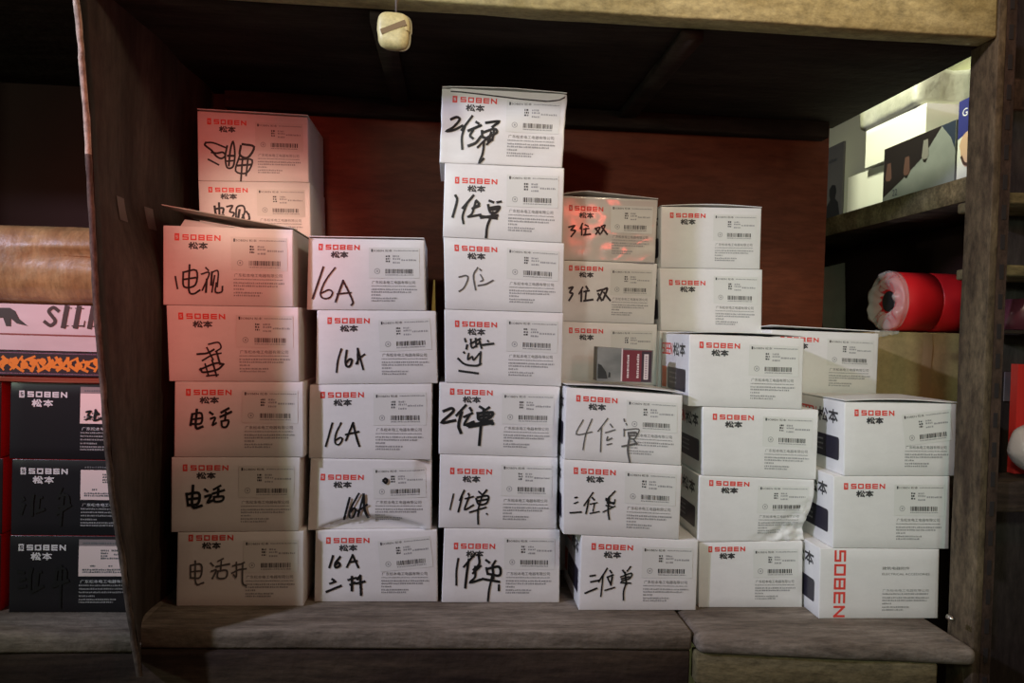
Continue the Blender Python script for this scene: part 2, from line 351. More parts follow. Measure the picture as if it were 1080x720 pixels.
INK={"A1":[2.2,[[75,450,143,451,257,516],[75,450,67,489,127,563,164,638,210,674,248,633,226,583,172,599,127,589],[265,490,248,646,262,802,317,786,334,603,320,421,295,540,278,775],[271,632,333,629],[266,711,325,700],[96,693,186,766],[389,482,380,613,451,649,508,487,405,454],[380,613,339,851,441,873,490,686,372,679],[403,664,385,993],[356,772,474,753],[450,688,433,913]]],"A2":[2.4,[[140,411,153,544,217,555],[180,357,181,596],[147,451,215,436,211,516],[251,408,299,394,273,487,312,513,279,620],[327,592,338,419,394,391,408,484,374,618],[361,459,346,605],[391,538,406,630,446,603,442,523],[424,484,439,523]]],
"B1":[2.0,[[95,644,111,790],[155,585,255,558,248,740,161,766,155,585],[161,675,248,649],[204,492,198,810,234,854,281,807],[328,521,348,554],[295,602,355,588,301,806],[335,669,328,828],[375,576,368,736],[375,576,422,563,415,757],[395,621,374,826],[408,711,401,825,448,824,455,755]]],
"B2":[2.0,[[310,507,383,482,402,553,361,602],[222,639,295,626,348,578],[260,723,334,650,401,625],[296,555,340,710],[238,843,359,758,418,770],[245,831,264,879,371,842,418,770],[289,927,376,910],[333,722,363,927],[279,770,303,927],[368,602,392,770]]],
"B3":[2.6,[[139,429,126,571],[139,429,207,417,207,547,133,559],[133,500,207,481],[173,370,167,606,217,594],[275,405,295,428],[282,487,315,475,295,570,322,546],[363,404,417,352],[356,463,437,399],[397,404,390,510],[363,522,417,510,404,592,370,593,363,522]]],
"B4":[2.8,[[120,484,131,637],[120,492,213,477,207,618,131,637],[127,560,207,546],[169,378,166,656,235,646],[261,428,282,455],[265,523,309,508,283,600,316,581],[330,428,380,379],[322,485,408,440],[365,428,361,524],[331,531,402,524,392,582,337,589,331,531]]],
"B5":[1.8,[[109,444,110,613],[109,444,192,434,186,603,115,613],[110,529,185,519],[145,385,153,687,212,676],[267,412,288,449],[275,521,310,510,283,618],[323,389,364,354],[309,461,413,427],[350,390,344,523],[324,522,393,512,387,608,324,614,324,522],[441,452,496,429],[468,405,469,598,448,573],[434,549,489,502],[503,430,530,406],[496,502,545,491],[519,418,518,671,546,720]]],
"C1":[2.0,[[131,402,47,838],[230,409,151,590,111,769,136,837,189,826,212,757,182,718,123,759],[300,587,239,883],[300,587,342,725,384,881,372,929],[253,775,366,754]]],
"C2":[2.2,[[205,524,178,678,168,832],[250,544,240,680,251,757,279,748,293,672,273,661,251,699],[341,517,341,721],[341,517,386,800],[329,721,352,653,397,596]]],
"C3":[2.2,[[186,521,136,832],[256,520,216,666,211,782,240,810,269,742,251,713,214,753],[354,518,298,751],[354,518,378,681,407,825],[297,673,400,633]]],
"C4":[2.6,[[330,544,290,844],[404,482,344,684,334,804,357,824,384,724,367,684,339,744],[444,492,402,804],[444,492,452,683,482,823],[401,724,474,633],[603,286,620,265,635,292,623,327,603,300]]],
"C5":[2.6,[[145,357,118,514],[202,369,165,457,169,516,203,488,191,448,169,477],[305,343,260,509],[305,343,351,512],[282,441,339,423],[143,682,154,692],[126,740,168,712],[99,855,211,772],[273,687,335,659],[301,648,302,834],[290,756,324,728],[346,679,369,631],[335,738,403,711],[369,651,376,896]]],
"D1":[2.8,[[81,407,125,374,148,411,100,512,45,571,112,546,172,487],[247,355,168,546],[194,485,172,643,179,800],[283,430,300,448],[224,551,318,475],[258,549,237,619,260,656],[229,757,285,713,322,632],[362,433,463,409,414,487],[331,553,339,631,385,647],[337,572,426,516,450,563,384,627],[405,567,386,686],[303,771,363,668,419,664],[352,689,345,847,320,978,352,926],[427,526,419,644,375,726]]],
"D2":[2.8,[[97,434,110,502,78,720],[244,424,159,597],[198,516,160,695,168,802],[269,491,293,539,247,591],[241,601,293,558],[263,511,236,670,207,711,307,675],[380,484,410,501],[445,499,474,487],[369,543,389,640,436,637,464,557,376,582],[388,601,446,587],[307,695,443,715],[412,638,368,818,359,976],[313,714,448,675]]],
"D3":[1.6,[[123,544,179,520,196,559,161,690,121,743],[277,404,242,516,258,714],[294,422,306,441],[300,501,322,570,299,591],[282,653,345,628,404,574]]],
"D4":[2.2,[[122,834,279,859],[113,668,171,742,267,755,303,724],[303,568,297,734],[201,594,195,672,231,631,243,679,291,588],[161,577,165,586],[171,392,177,430],[189,478,183,527],[219,399,231,514,297,432],[219,457,297,384],[261,386,267,492],[291,394,309,509],[303,471,410,445],[362,409,368,418]]],
"D5":[3.2,[[38,395,102,352,115,401,21,556,133,520],[219,305,144,449],[185,407,163,588,182,688],[255,343,267,373],[209,466,273,412],[250,443,210,576,286,531],[337,319,366,347],[412,325,366,377],[320,409,333,499,414,474,442,393,332,409],[332,459,414,434],[372,377,368,537],[252,603,427,543,445,552],[351,518,337,850],[240,584,438,513]]],
"D6":[2.0,[[119,537,92,743],[208,485,173,614],[191,574,163,771],[244,524,250,543],[221,593,286,562],[250,572,216,740,287,679],[332,492,357,530],[397,470,368,530],[310,590,334,668,399,647,410,548,321,570],[328,619,399,597],[258,778,394,706],[357,569,329,747,331,933],[401,794,405,799]]],
"D7":[2.6,[[128,408,116,573,120,756],[270,338,178,514],[218,417,204,610,195,793],[300,357,308,474,262,552],[257,600,321,503],[273,513,276,648,236,726,342,677],[367,424,392,453],[445,433,422,492],[369,531,382,609],[375,541,477,511,484,627,388,609],[422,501,431,666],[342,677,480,714],[419,647,398,821,391,974],[480,762,481,830]]],
"E1":[2.0,[[89,486,147,460,111,529,155,537,112,629],[228,421,206,500],[221,466,222,599],[257,441,286,461],[243,509,294,494],[265,496,258,574],[244,598,310,582],[360,490,411,475,369,578],[368,500,413,575],[425,452,462,439,427,552],[433,474,486,570]]],
"E2":[2.2,[[91,452,128,438,98,522,128,545,91,654],[231,433,195,541],[220,493,218,659],[268,419,283,454],[247,503,298,484],[269,490,262,621],[248,653,337,629],[387,484,438,470,389,638],[395,531,433,636],[445,458,489,444,447,623],[453,505,521,632]]],
"E4":[1.6,[[151,437,97,639,228,596],[226,419,177,631,157,848],[359,395,280,581],[308,519,306,864],[383,472,401,509],[344,594,425,546],[363,652,358,701,398,668],[359,761,399,743],[499,390,505,419],[518,448,524,467],[501,529,503,628],[501,539,625,516,614,607],[537,575,608,568,597,648,550,653,537,575],[541,582,605,572],[549,613,596,609],[487,778,616,726],[489,770,612,718],[549,613,535,813,555,989],[556,613,540,812,558,989],[585,669,616,726]]],
"E5":[1.8,[[99,500,117,493],[94,577,123,556],[59,705,152,688],[250,421,175,599],[216,520,193,704],[245,489,262,516],[228,576,286,552],[263,573,252,670],[228,701,304,670],[361,508,379,545],[436,387,379,487],[361,489,426,560,437,502],[373,555,426,541],[362,584,420,599],[339,673,438,588],[390,467,380,641,390,765]]],
"E6":[1.9,[[85,537,127,525],[93,615,159,592],[49,766,143,701],[227,430,159,611],[194,530,182,807],[252,458,265,487],[230,548,278,515],[237,567,263,654],[272,545,263,644],[216,726,294,686],[360,451,379,489],[425,398,396,459],[344,541,433,486,423,556,352,599],[351,570,416,536],[379,480,395,636],[346,619,430,624],[394,616,373,736,375,853]]],
"K1":[2.4,[[580,371,611,362,590,417,616,435,579,472],[648,343,663,379],[642,416,673,397],[648,361,641,480],[651,480,693,452]]],
"K2":[3.0,[[88,506,94,525],[79,581,100,600],[77,712,91,637],[170,468,158,618],[161,543,160,730],[202,505,233,496],[212,524,205,655],[190,693,251,655],[385,373,357,504],[356,486,428,466,436,598,364,617],[350,710,451,598],[397,448,379,860]]],
"K3":[3.0,[[70,468,111,477],[83,581,118,562],[74,675,125,656],[172,430,149,581],[163,524,161,712],[213,486,243,467],[223,486,215,637],[176,731,256,656],[365,429,357,580],[361,448,427,429,428,580,357,599],[338,655,449,580],[396,391,392,935]]]}


# ------------------------------------------------------------------ the shelving (one thing: boards, sheets and posts nailed together)
SZ = ZC-.396                                     # top of the shelf the cartons stand on
UZ = ZC+.391                                     # underside edge of the upper shelf
unit = empty('shelving_unit', (.15, 1.16, 0), 'old wooden and steel shelving unit holding all the stacked cartons', 'shelf')
def wob(a, s):
    return lambda p: p+Vector((0, noise.noise(p*s)*a, noise.noise(p*s+Vector((9, 3, 1)))*a))
def hexP(x0, x1, y0, y1, z0, z1, yf=None):
    ya, yb = (y0, y0) if yf is None else yf
    return [(x0, ya, z0), (x1, yb, z0), (x1, y1, z0), (x0, y1, z0), (x0, ya, z1), (x1, yb, z1), (x1, y1, z1), (x0, y1, z1)]
# shelf planks
b = MB(); b.bevel_box(hexP(-.392, .3285, 0, 1.37, SZ-.026, SZ, (.985, .972)), .004, cuts=10, fn=lambda p: p+Vector((0, noise.noise(p*14)*.002 if p.y < 1.05 else 0, 0))); b.out('shelf_plank', M['plank'], unit, True)
b = MB(); b.bevel_box(hexP(.3305, .686, 0, 1.37, SZ-.024, SZ, (.953, .913)), .010, seg=4, cuts=10, fn=lambda p: p+Vector((0, noise.noise(p*11)*.003 if p.y < 1.05 else 0, 0))); b.out('shelf_plank', M['plank'], unit, True)
b = MB(); b.bevel_box(hexP(-1.1, -.386, .972, 1.37, SZ-.026, SZ), .004, cuts=10, fn=lambda p: p+Vector((0, noise.noise(p*14)*.002 if p.y < 1.05 else 0, 0))); b.out('shelf_plank', M['plank'], unit, True)
# apron boards below
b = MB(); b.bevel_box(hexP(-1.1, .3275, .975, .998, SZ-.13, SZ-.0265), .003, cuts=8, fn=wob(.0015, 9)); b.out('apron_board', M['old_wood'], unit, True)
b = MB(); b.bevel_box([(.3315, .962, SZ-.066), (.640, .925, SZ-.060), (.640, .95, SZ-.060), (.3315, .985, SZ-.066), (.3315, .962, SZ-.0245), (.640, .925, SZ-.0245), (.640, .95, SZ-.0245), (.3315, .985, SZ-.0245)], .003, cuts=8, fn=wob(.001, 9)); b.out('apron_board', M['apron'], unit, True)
# upper shelf board with painted fascia and ledge strip
b = MB(); b.bevel_box(hexP(-1.1, .705, .965, 1.385, UZ+.001, UZ+.022), .002, cuts=4); b.out('upper_shelf_board', M['shade_wood'], unit, True)
b = MB(); b.bevel_box(hexP(-.42, .6885, .930, .9645, UZ, UZ+.052), .003, cuts=14, fn=wob(.0016, 13)); b.out('fascia_board', M['fascia'], unit, True)
b = MB(); b.bevel_box(hexP(-.44, .672, .921, .962, UZ+.0525, UZ+.085), .003, cuts=12, fn=wob(.0014, 15)); b.out('ledge_strip', M['old_wood'], unit, True)
# battens under the upper shelf
for x in (-.1, .30):
    b = MB(); b.bevel_box(hexP(x-.014, x+.014, .967, 1.36, UZ-.013, UZ+.0005), .002); b.out('batten', M['shade_wood'], unit, True)
b = MB(); b.bevel_box(hexP(-.40, .675, 1.335, 1.364, UZ-.03, UZ+.0005), .003, cuts=6); b.out('batten', M['shade_wood'], unit, True)
# back sheet of red-brown plywood
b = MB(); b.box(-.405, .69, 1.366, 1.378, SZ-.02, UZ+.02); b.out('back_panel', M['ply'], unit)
b = MB(); b.box(-1.1, -.4055, 1.366, 1.378, SZ-.02, UZ+.02); b.out('back_panel', M['shade_back'], unit)  # left bay part coloured dark in place of its shade
# left side sheet: its front edge leans and curves
EDGE = [(.60, -.462), (.367, -.444), (.225, -.430), (.002, -.415), (-.076, -.407), (-.144, -.401), (-.211, -.394), (-.257, -.386), (-.302, -.3785), (-.348, -.372), (-.43, -.358)]
def edge_x(z):
    for (z0, x0), (z1, x1) in zip(EDGE, EDGE[1:]):
        if z <= z0 and z >= z1: return x0+(x1-x0)*(z0-z)/(z0-z1)
    return EDGE[0][1] if z > EDGE[0][0] else EDGE[-1][1]
def pan(u, v, off):
    z = .60-1.03*v
    xf = edge_x(z); q = max(0, min(1, (v-.42)/.14)); xb = -.425+.030*q*q*(3-2*q)
    t = u
    x = xf+(xb-xf)*(1-(1-min(1, t*3.7))**1.6)
    x += .0022*math.sin(t*15+1.0)*min(1, t*5)+.0012*noise.noise(Vector((t*6, v*4, 0)))
    return Vector((x+off, .93+.43*t, ZC+z+.002*noise.noise(Vector((t*3, v*3, 5)))*0))
b = MB(); b.grid(lambda u, v: pan(u, v, 0), 36, 60); n0 = len(b.v)
b.grid(lambda u, v: pan(u, v, -.007), 36, 60)
for f in range(len(b.f)-36*60): b.f[f] = b.f[f][::-1]
NV = 37
for i in range(36):
    b.f += [(i, i+1, n0+i+1, n0+i), (60*NV+i+1, 60*NV+i, n0+60*NV+i, n0+60*NV+i+1)]; b.m += [0, 0]
for j in range(60):
    b.f += [((j+1)*NV+36, j*NV+36, n0+j*NV+36, n0+(j+1)*NV+36)]; b.m += [0]
    b.f += [(j*NV, (j+1)*NV, n0+(j+1)*NV, n0+j*NV)]; b.m += [0]
side = b.out('side_panel', [M['panel'], M['panel_edge']], unit, True)
# folded front lip of the sheet, lit above and shaded below by colour
b = MB()
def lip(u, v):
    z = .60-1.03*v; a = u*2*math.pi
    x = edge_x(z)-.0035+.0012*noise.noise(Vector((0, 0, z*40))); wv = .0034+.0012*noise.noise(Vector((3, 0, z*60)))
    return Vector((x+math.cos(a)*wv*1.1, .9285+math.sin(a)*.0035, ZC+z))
b.grid(lambda u, v: lip(u, v*.40), 10, 30); b.out('edge_lip', M['panel_edge'], side, True, 'folded edge of the dark sheet, its lit paleness painted in')  # upper stretch painted pale as if lit
b = MB(); b.grid(lambda u, v: lip(u, .40+v*.60), 10, 46); b.out('edge_lip', mat('shaded_folded_edge', (.05, .038, .03), .8, .2, c2=(.11, .085, .065), scale=(90, 90, 30), fine=((200, 200, 90), .6)), side, True, 'lower folded edge, its shade painted in')  # lower stretch painted darker as if in shade
# small patches on the sheet
for px0, px1, py0, py1 in ((122, 136, 189, 217), (160, 172, 188, 217)):
    b = MB()
    def pt(u, v):
        p = at(px0+(px1-px0)*u, py0+(py1-py0)*v, 1.0)
        t = .13 if px0 < 150 else .33
        q = pan(t+(.055 if px0 < 150 else .06)*u, (.60-(p.z-ZC))/1.03 if False else (.60-(.150-.030*v))/1.03, .0012)
        return q
    b.grid(pt, 4, 6); b.out('tape_patch', mat('faded_tape', (.085, .07, .055), .5), side, True, 'paler tape patch')
# steel angle post at the right, slotted
post = MB()
def angle(b, x0, x1, y0, dep, z0, z1, th=.003):
    b.bevel_box(hexP(x1-.030, x1, y0, y0+th, z0, z1), .0008, 1)
    b.bevel_box(hexP(x1-.030-.0, x1-.030+th, y0, y0+dep, z0, z1), .0008, 0)
post.bevel_box(hexP(.700, .7135, .928, .931, 0, 2.05), .0008, 1)
po = post.out('steel_post', [M['post'], M['post_face']], unit)
b = MB(); b.bevel_box(hexP(.689, .6998, .928, .980, 0, 2.05), .0012, cuts=20, fn=lambda p: p+Vector((noise.noise(p*10)*.0009, noise.noise(p*12+Vector((4, 4, 4)))*.0009, 0))); b.out('post_flange', M['post'], unit, True)
b = MB()
z = .06
while z < 2.0:
    b.box(.7035, .7092, .9272, .9278, z, z+.019); z += .0385
b.out('slot_row', M['slot'], po, label='row of dark slots')
for x in (-1.08, ):
    b = MB(); b.bevel_box(hexP(x, x+.036, .929, .965, 0, 2.05), .002); b.out('timber_post', M['post'], unit)
for x in (-1.08, .656):
    b = MB(); b.bevel_box(hexP(x, x+.036, 1.379, 1.415, 0, 2.05), .002); b.out('timber_post', M['post'], unit)
# bolts at the front corner
for px, py, y in ((146, 680, .965), (1003, 652, .925)):
    p = at(px, py, y); b = MB(); b.tube([p+Vector((0, .006, 0)), p+Vector((0, -.004, 0))], [.0035, .003], 10); b.out('bolt', mat('bright_steel', (.6, .55, .5), .3, metal=1), unit, True)

# ------------------------------------------------------------------ cartons
E_ = .012
FR = {}
def lattice(nu, nw, us=None):
    e = .009
    return [0, e]+[e+(1-2*e)*i/(nu-2) for i in range(1, nu-2)]+[1-e, 1]

class Carton:
    def __init__(s, key, c, depth=.14):
        s.key = key; s.y = c[0]; s.c = [Vector((c[1+2*i], c[2+2*i]+ZC)) for i in range(4)]; s.depth = depth
        TL, TR, BR, BL = s.c
        s.W = ((TR-TL).length+(BR-BL).length)/2; s.H = ((TL-BL).length+(TR-BR).length)/2
        rnd = random.Random(key); s.amp = rnd.uniform(-.0009, .0007); s.rnd = rnd; s.fn = None
    def P(s, u, w, d=0., lift=0.):
        """u left to right, w bottom to top, d metres behind the front; lift metres in front of it"""
        TL, TR, BR, BL = s.c
        p = (BL*(1-u)+BR*u)*(1-w)+(TL*(1-u)+TR*u)*w
        k = max(0, 1-d/.05)
        dy = s.amp*math.sin(math.pi*min(1, max(0, u)))*math.sin(math.pi*min(1, max(0, w)))*k
        dx = dz = 0
        if s.fn:
            dx, q, dz = s.fn(u, w); dy += q*k; dx *= max(0, 1-d/.03); dz *= max(0, 1-d/.03)
        return Vector((p.x+dx, s.y+d+dy-lift, p.y+dz))
    def side(s, right, d, w, lift):
        p = s.P(1 if right else 0, w, d); return p+Vector((lift if right else -lift, 0, 0))
    def body(s, root, mats, smat=None, nu=12, nw=8, name='carton_body'):
        us, ws, ds = lattice(nu, 0), lattice(nw, 0), lattice(6, 0)
        idx = {}; vs = []; fs = []; ms = []
        e = .0035
        def vid(i, j, k):
            key = (i, j, k)
            if key in idx: return idx[key]
            u, w, d = us[i], ws[j], ds[k]
            ex = [(i in (0, len(us)-1)), (j in (0, len(ws)-1)), (k in (0, len(ds)-1))]
            if sum(ex) > 1:
                if ex[0]: u = e*.5 if i == 0 else 1-e*.5
                if ex[1]: w = e*.8 if j == 0 else 1-e*.8
                if ex[2]: d = e*.6 if k == 0 else 1-e*.6
            vs.append(s.P(u, w, d*s.depth)); idx[key] = len(vs)-1; return idx[key]
        nu_, nw_, nd_ = len(us)-1, len(ws)-1, len(ds)-1
        def q(a, b, c, d, m=0): fs.append((vid(*a), vid(*b), vid(*c), vid(*d))); ms.append(m)
        for i in range(nu_):
            for j in range(nw_):
                q((i, j, 0), (i+1, j, 0), (i+1, j+1, 0), (i, j+1, 0))
                q((i, j, nd_), (i, j+1, nd_), (i+1, j+1, nd_), (i+1, j, nd_))
            for k in range(nd_):
                q((i, 0, k), (i, 0, k+1), (i+1, 0, k+1), (i+1, 0, k)); q((i, nw_, k), (i+1, nw_, k), (i+1, nw_, k+1), (i, nw_, k+1), 1 if smat else 0)
        for j in range(nw_):
            for k in range(nd_):
                q((0, j, k), (0, j+1, k), (0, j+1, k+1), (0, j, k+1), 1 if smat else 0); q((nu_, j, k), (nu_, j, k+1), (nu_, j+1, k+1), (nu_, j+1, k), 1 if smat else 0)
        build(name, vs, fs, mats, root, ms, True)
    def flat(s, F, name, mats, root, lift0, label=None, where='front'):
        if where == 'front': vs = [s.P(x/s.W, y/s.H, 0, lift0+l) for x, y, l in F.v]
        else: vs = [s.side(where == 'right', x, y/s.H, lift0+l) for x, y, l in F.v]
        return build(name, vs, F.f, mats, root, F.m, False, label)
    def lid(s, root, mats, rise, shape=lambda u: 1, over=.0012, name='lid', label=None):
        b = MB(); th = .0011; nu, nv = 14, 6
        def top(u, v, o):
            p = s.P(u, 1, v*s.depth); r = rise*shape(u)*(1-v)**1.3
            return Vector((p.x, p.y-over*(1-v), p.z+.0006+r+o))
        n0 = len(b.v); b.grid(lambda u, v: top(u, v, th), nu, nv); n1 = len(b.v); b.grid(lambda u, v: top(u, v, 0), nu, nv)
        k = nu+1
        for t in range(nu*nv, 2*nu*nv): b.f[t] = b.f[t][::-1]
        for i in range(nu):
            b.f += [(n1+i, n1+i+1, n0+i+1, n0+i), (n0+nv*k+i, n0+nv*k+i+1, n1+nv*k+i+1, n1+nv*k+i)]; b.m += [0, 0]
        for j in range(nv):
            b.f += [(n0+j*k, n0+(j+1)*k, n1+(j+1)*k, n1+j*k), (n0+(j+1)*k+nu, n0+j*k+nu, n1+j*k+nu, n1+(j+1)*k+nu)]; b.m += [0, 0]
        return b.out(name, mats, root, False, label)

LOGO_V = dict(D2=.225, D6=.22, D7=.237, C4=.256, F2=.229, E1=.187, B5=.075, G3=.105, G4=.107, D4=.19, D5=.12, E2=.12, C1=.12)
TILT = dict(H1=7, C5=5.5, C2=2.5, D3=-1, C4=2)
def front_print(c, root):
    k = c.key; W, H = c.W, c.H; rnd = c.rnd
    if k == 'H3':
        F = Flat()
        # big upright word reading downward
        n = 5; g = .22; hh = (.955*H)/(n+g*(n-1))
        for i, ch in enumerate('SOBEN'):
            y1 = H*.975-i*hh*(1+g); x0, x1 = .12*W, .215*W
            for q, p in enumerate(LET[ch]): F.stroke([(x0+.0015+bb*(x1-x0-.003), y1-.0015-aa*(hh-.003)) for aa, bb in p], .0031, 0, q*2e-5)
        c.flat(F, 'logo', [M['red_ink']], root, .00025)
        F = Flat(); F.text('建筑电器附件', .52*W, .75*W, H*.70, H*.745, 0); F.text('ELECTRICAL ACCESSORIES', .52*W, .92*W, H*.625, H*.655, 0)
        F.text('广东松本电工电器有限公司', .525*W, .915*W, H*.385, H*.425, 1)
        for v, x1 in ((.345, .91), (.29, .92), (.25, .90), (.205, .60), (.155, .75), (.115, .70)): F.dashes(.525*W, x1*W, H*v, H*(v+.022), rnd, 1)
        c.flat(F, 'fine_print', [M['mid_ink'], M['grey_ink']], root, .00025); return
    lv = LOGO_V.get(k, .14)
    F = Flat(); y = H*(1-lv)
    F.rect(.088*W, .124*W, y-.0455*H, y+.0455*H, 0)
    F.stroke([(.111*W, y+.017*H), (.101*W, y+.017*H), (.101*W, y), (.111*W, y), (.111*W, y-.017*H), (.101*W, y-.017*H)], .0008, 2, 8e-5)
    F.word('SOBEN', .148*W, .44*W, y-.036*H, y+.036*H, .0018, 0)
    F.glyphs(SONG, .20*W, y-.142*H, .064*W, .075*H, .0019, 1); F.glyphs(BEN, .277*W, y-.142*H, .060*W, .075*H, .0019, 1)
    c.flat(F, 'logo', [M['red_ink'], M['black_ink'], M['paper']], root, .00025, 'red logo with five wide capital letters')
    F = Flat()
    # company lines printed low on the right
    F.text('广东松本电工电器有限公司', .545*W, .915*W, H*.372, H*.418, 1)
    F.dashes(.54*W, .92*W, H*.335, H*.350, rnd, 2)
    for v, x1 in ((.285, .93), (.248, .88), (.205, .62), (.16, .76), (.125, .74)): F.dashes(.54*W, x1*W, H*v, H*(v+.022), rnd, 2)
    c.flat(F, 'fine_print', [M['black_ink'], M['mid_ink'], M['grey_ink']], root, .00025)
    # product label
    a = R_(TILT.get(k, rnd.uniform(-.6, .6))); cx, cy = .735*W, .66*H
    G = Flat(); G.rect(.52*W, .955*W, .455*H, .885*H, 0, 0, 18, 10)
    G.rot(cx, cy, a); st = c.flat(G, 'product_label', [M['paper']], root, .0004, 'small white product label')
    T = Flat()
    T.rect(.54*W, .553*W, .822*H, .862*H, 0); T.text('SOBEN 松本', .557*W, .72*W, .824*H, .858*H, 0); T.dashes(.735*W, .945*W, .835*H, .850*H, rnd, 1)
    for v, xa, xb in ((.752, .665, .70), (.716, .665, .70), (.68, .665, .70), (.752, .725, .78), (.716, .725, .79), (.70, .80, .93), (.663, .725, .79)): T.dashes(xa*W, xb*W, v*H, (v+.024)*H, rnd, 0 if xa < .7 else 1)
    for i in range(14): T.stroke([(.59*W+.0036*math.cos(t), .553*H+.0036*math.sin(t)) for t in (i*math.tau/14, (i+1)*math.tau/14)], .0008, 1)
    T.rect(.584*W, .597*W, .54*H, .566*H, 1)
    x = .66*W
    while x < .895*W:
        bw = rnd.choice((.0006, .0006, .0011, .0016)); T.rect(x, x+bw, .52*H, .583*H, 0); x += bw+rnd.choice((.0006, .0008, .0012))
    T.dashes(.66*W, .90*W, .492*H, .508*H, rnd, 1)
    T.rot(cx, cy, a); c.flat(T, 'label_print', [M['black_ink'], M['grey_ink']], st, .00055)

def handwriting(c, root, m='marker', label='black marker handwriting', lift=.0007):
    if c.key not in INK: return
    wd, strokes = INK[c.key]
    F = Flat(); t = wd*.00133*.92*c.y/1.06
    for k, s in enumerate(strokes):
        pts = [(s[i]/1000*c.W, (1-s[i+1]/1000)*c.H) for i in range(0, len(s), 2)]
        F.stroke(catmull(pts), t*(.85+.3*c.rnd.random()), 0, k*1.2e-5)
        F.disc(*pts[0], t*.5, 0, k*1.2e-5+5e-6, 8); F.disc(*pts[-1], t*.42, 0, k*1.2e-5+6e-6, 8)
    c.flat(F, 'handwriting', [M[m]], root, .0022 if c.key == 'C4' else lift, label)

def side_print(c, root):
    H = c.H; F = Flat(); D = c.depth
    X = lambda d: d                                    # d measured back from the front edge; text runs from the back to the front
    def g(paths, d0, d1, y0, y1, t, m, lift=0):
        for k, p in enumerate(paths): F.stroke([(d1+(d0-d1)*a, y0+(y1-y0)*b_) for a, b_ in p], t, m, lift+k*2e-5)
    g(BEN, .019, .043, H*.69, H*.86, .0032, 1); g(SONG, .048, .075, H*.69, H*.86, .0032, 1)
    for i, ch in enumerate('SOBEN'): g(LET[ch], .082+.0112*(4-i), .082+.0112*(4-i)+.0092, H*.70, H*.85, .0024, 0)
    pts = []
    x0, x1, y0, y1, r = .0137, .106, H*.18, H*.50, .004
    for cx, cy, a0 in ((x1-r, y1-r, 0), (x0+r, y1-r, 90), (x0+r, y0+r, 180), (x1-r, y0+r, 270)):
        pts += [(cx+r*math.cos(R_(a0+q*30)), cy+r*math.sin(R_(a0+q*30))) for q in range(4)]
    F.poly(pts, 2); F.rect(.112, D-.004, H*.18, H*.50, 3)
    for q in range(3): F.dashes(.06, .095, H*(.27+.07*q), H*(.295+.07*q), c.rnd, 4, 8e-5)
    vs = [c.side(False, x, y/c.H, .00025+l) for x, y, l in F.v]
    build('side_print', vs, F.f, [M['red_ink'], M['black_ink'], M['navy'], M['orange_ink'], M['grey_ink']], root, F.m, False, 'large print and dark block on the left side')

def dent_c4(u, w):
    arc = .06+.16*(1-((u-.52)/.42)**2) if abs(u-.52) < .42 else 0
    q = .007*max(0, min(1, (arc-w)/.08)) if arc > 0 else 0
    q += .010*max(0, min(1, (u-.86+(w-.92)*-.0)/.14))*max(0, (w-.72)/.28)
    return 0, q, 0
def crumple_g3(u, w):
    t = max(0, min(1, (u-w*.75-.42)/.35)); n = noise.noise(Vector((u*9, w*7, 2)))+.6*noise.noise(Vector((u*23, w*19, 5)))
    dx = -.006*max(0, u-.75)/.25*math.exp(-((w-.22)/.2)**2)+.004*max(0, u-.8)/.2*math.exp(-((w-.75)/.3)**2)
    return dx, t*(.0035+.0055*n), 0
def dog_e1(u, w):
    t = max(0, min(1, (u-w*.9-.55)/.3)); n = noise.noise(Vector((u*6, w*5, 8)))
    return 0, -.004*t+.0012*n*max(0, min(1, u*1.5)), 0
def soft_d1(u, w):
    return .0012*noise.noise(Vector((u*3, w*5, 1)))*(1 if u < .1 or u > .9 else 0), .0025*noise.noise(Vector((u*3, w*4, 3))), 0
DENT = dict(C4=dent_c4, G3=crumple_g3, E1=dog_e1, D1=soft_d1)
LIDS = dict(D1=(.0035, lambda u: .3+.7*math.sin(math.pi*u)), E1=(.010, lambda u: max(.0, min(1, u*4))*max(0, 1-u*1.0)+.05), E4=(.0055, lambda u: .55+.45*math.sin(math.pi*u)),
            F1=(.0035, lambda u: math.sin(math.pi*u)), G1=(.0042, lambda u: .5+.5*math.sin(math.pi*u)), H1=(.0042, lambda u: .3+.7*math.sin(math.pi*min(1, u*1.1))),
            I1=(.006, lambda u: .4+.6*(1-u)), A1=(.003, lambda u: .6), C1=(.002, lambda u: .7))
SIDE = 'D1 D2 D3 D4 D5 D6 D7 E4 E5 E6 F1 F2 G1 G2 G3 G4 H1 H2 H3 I1'.split()
GF = 'white switch cartons in the front row'; GB = 'white switch cartons in the back row'
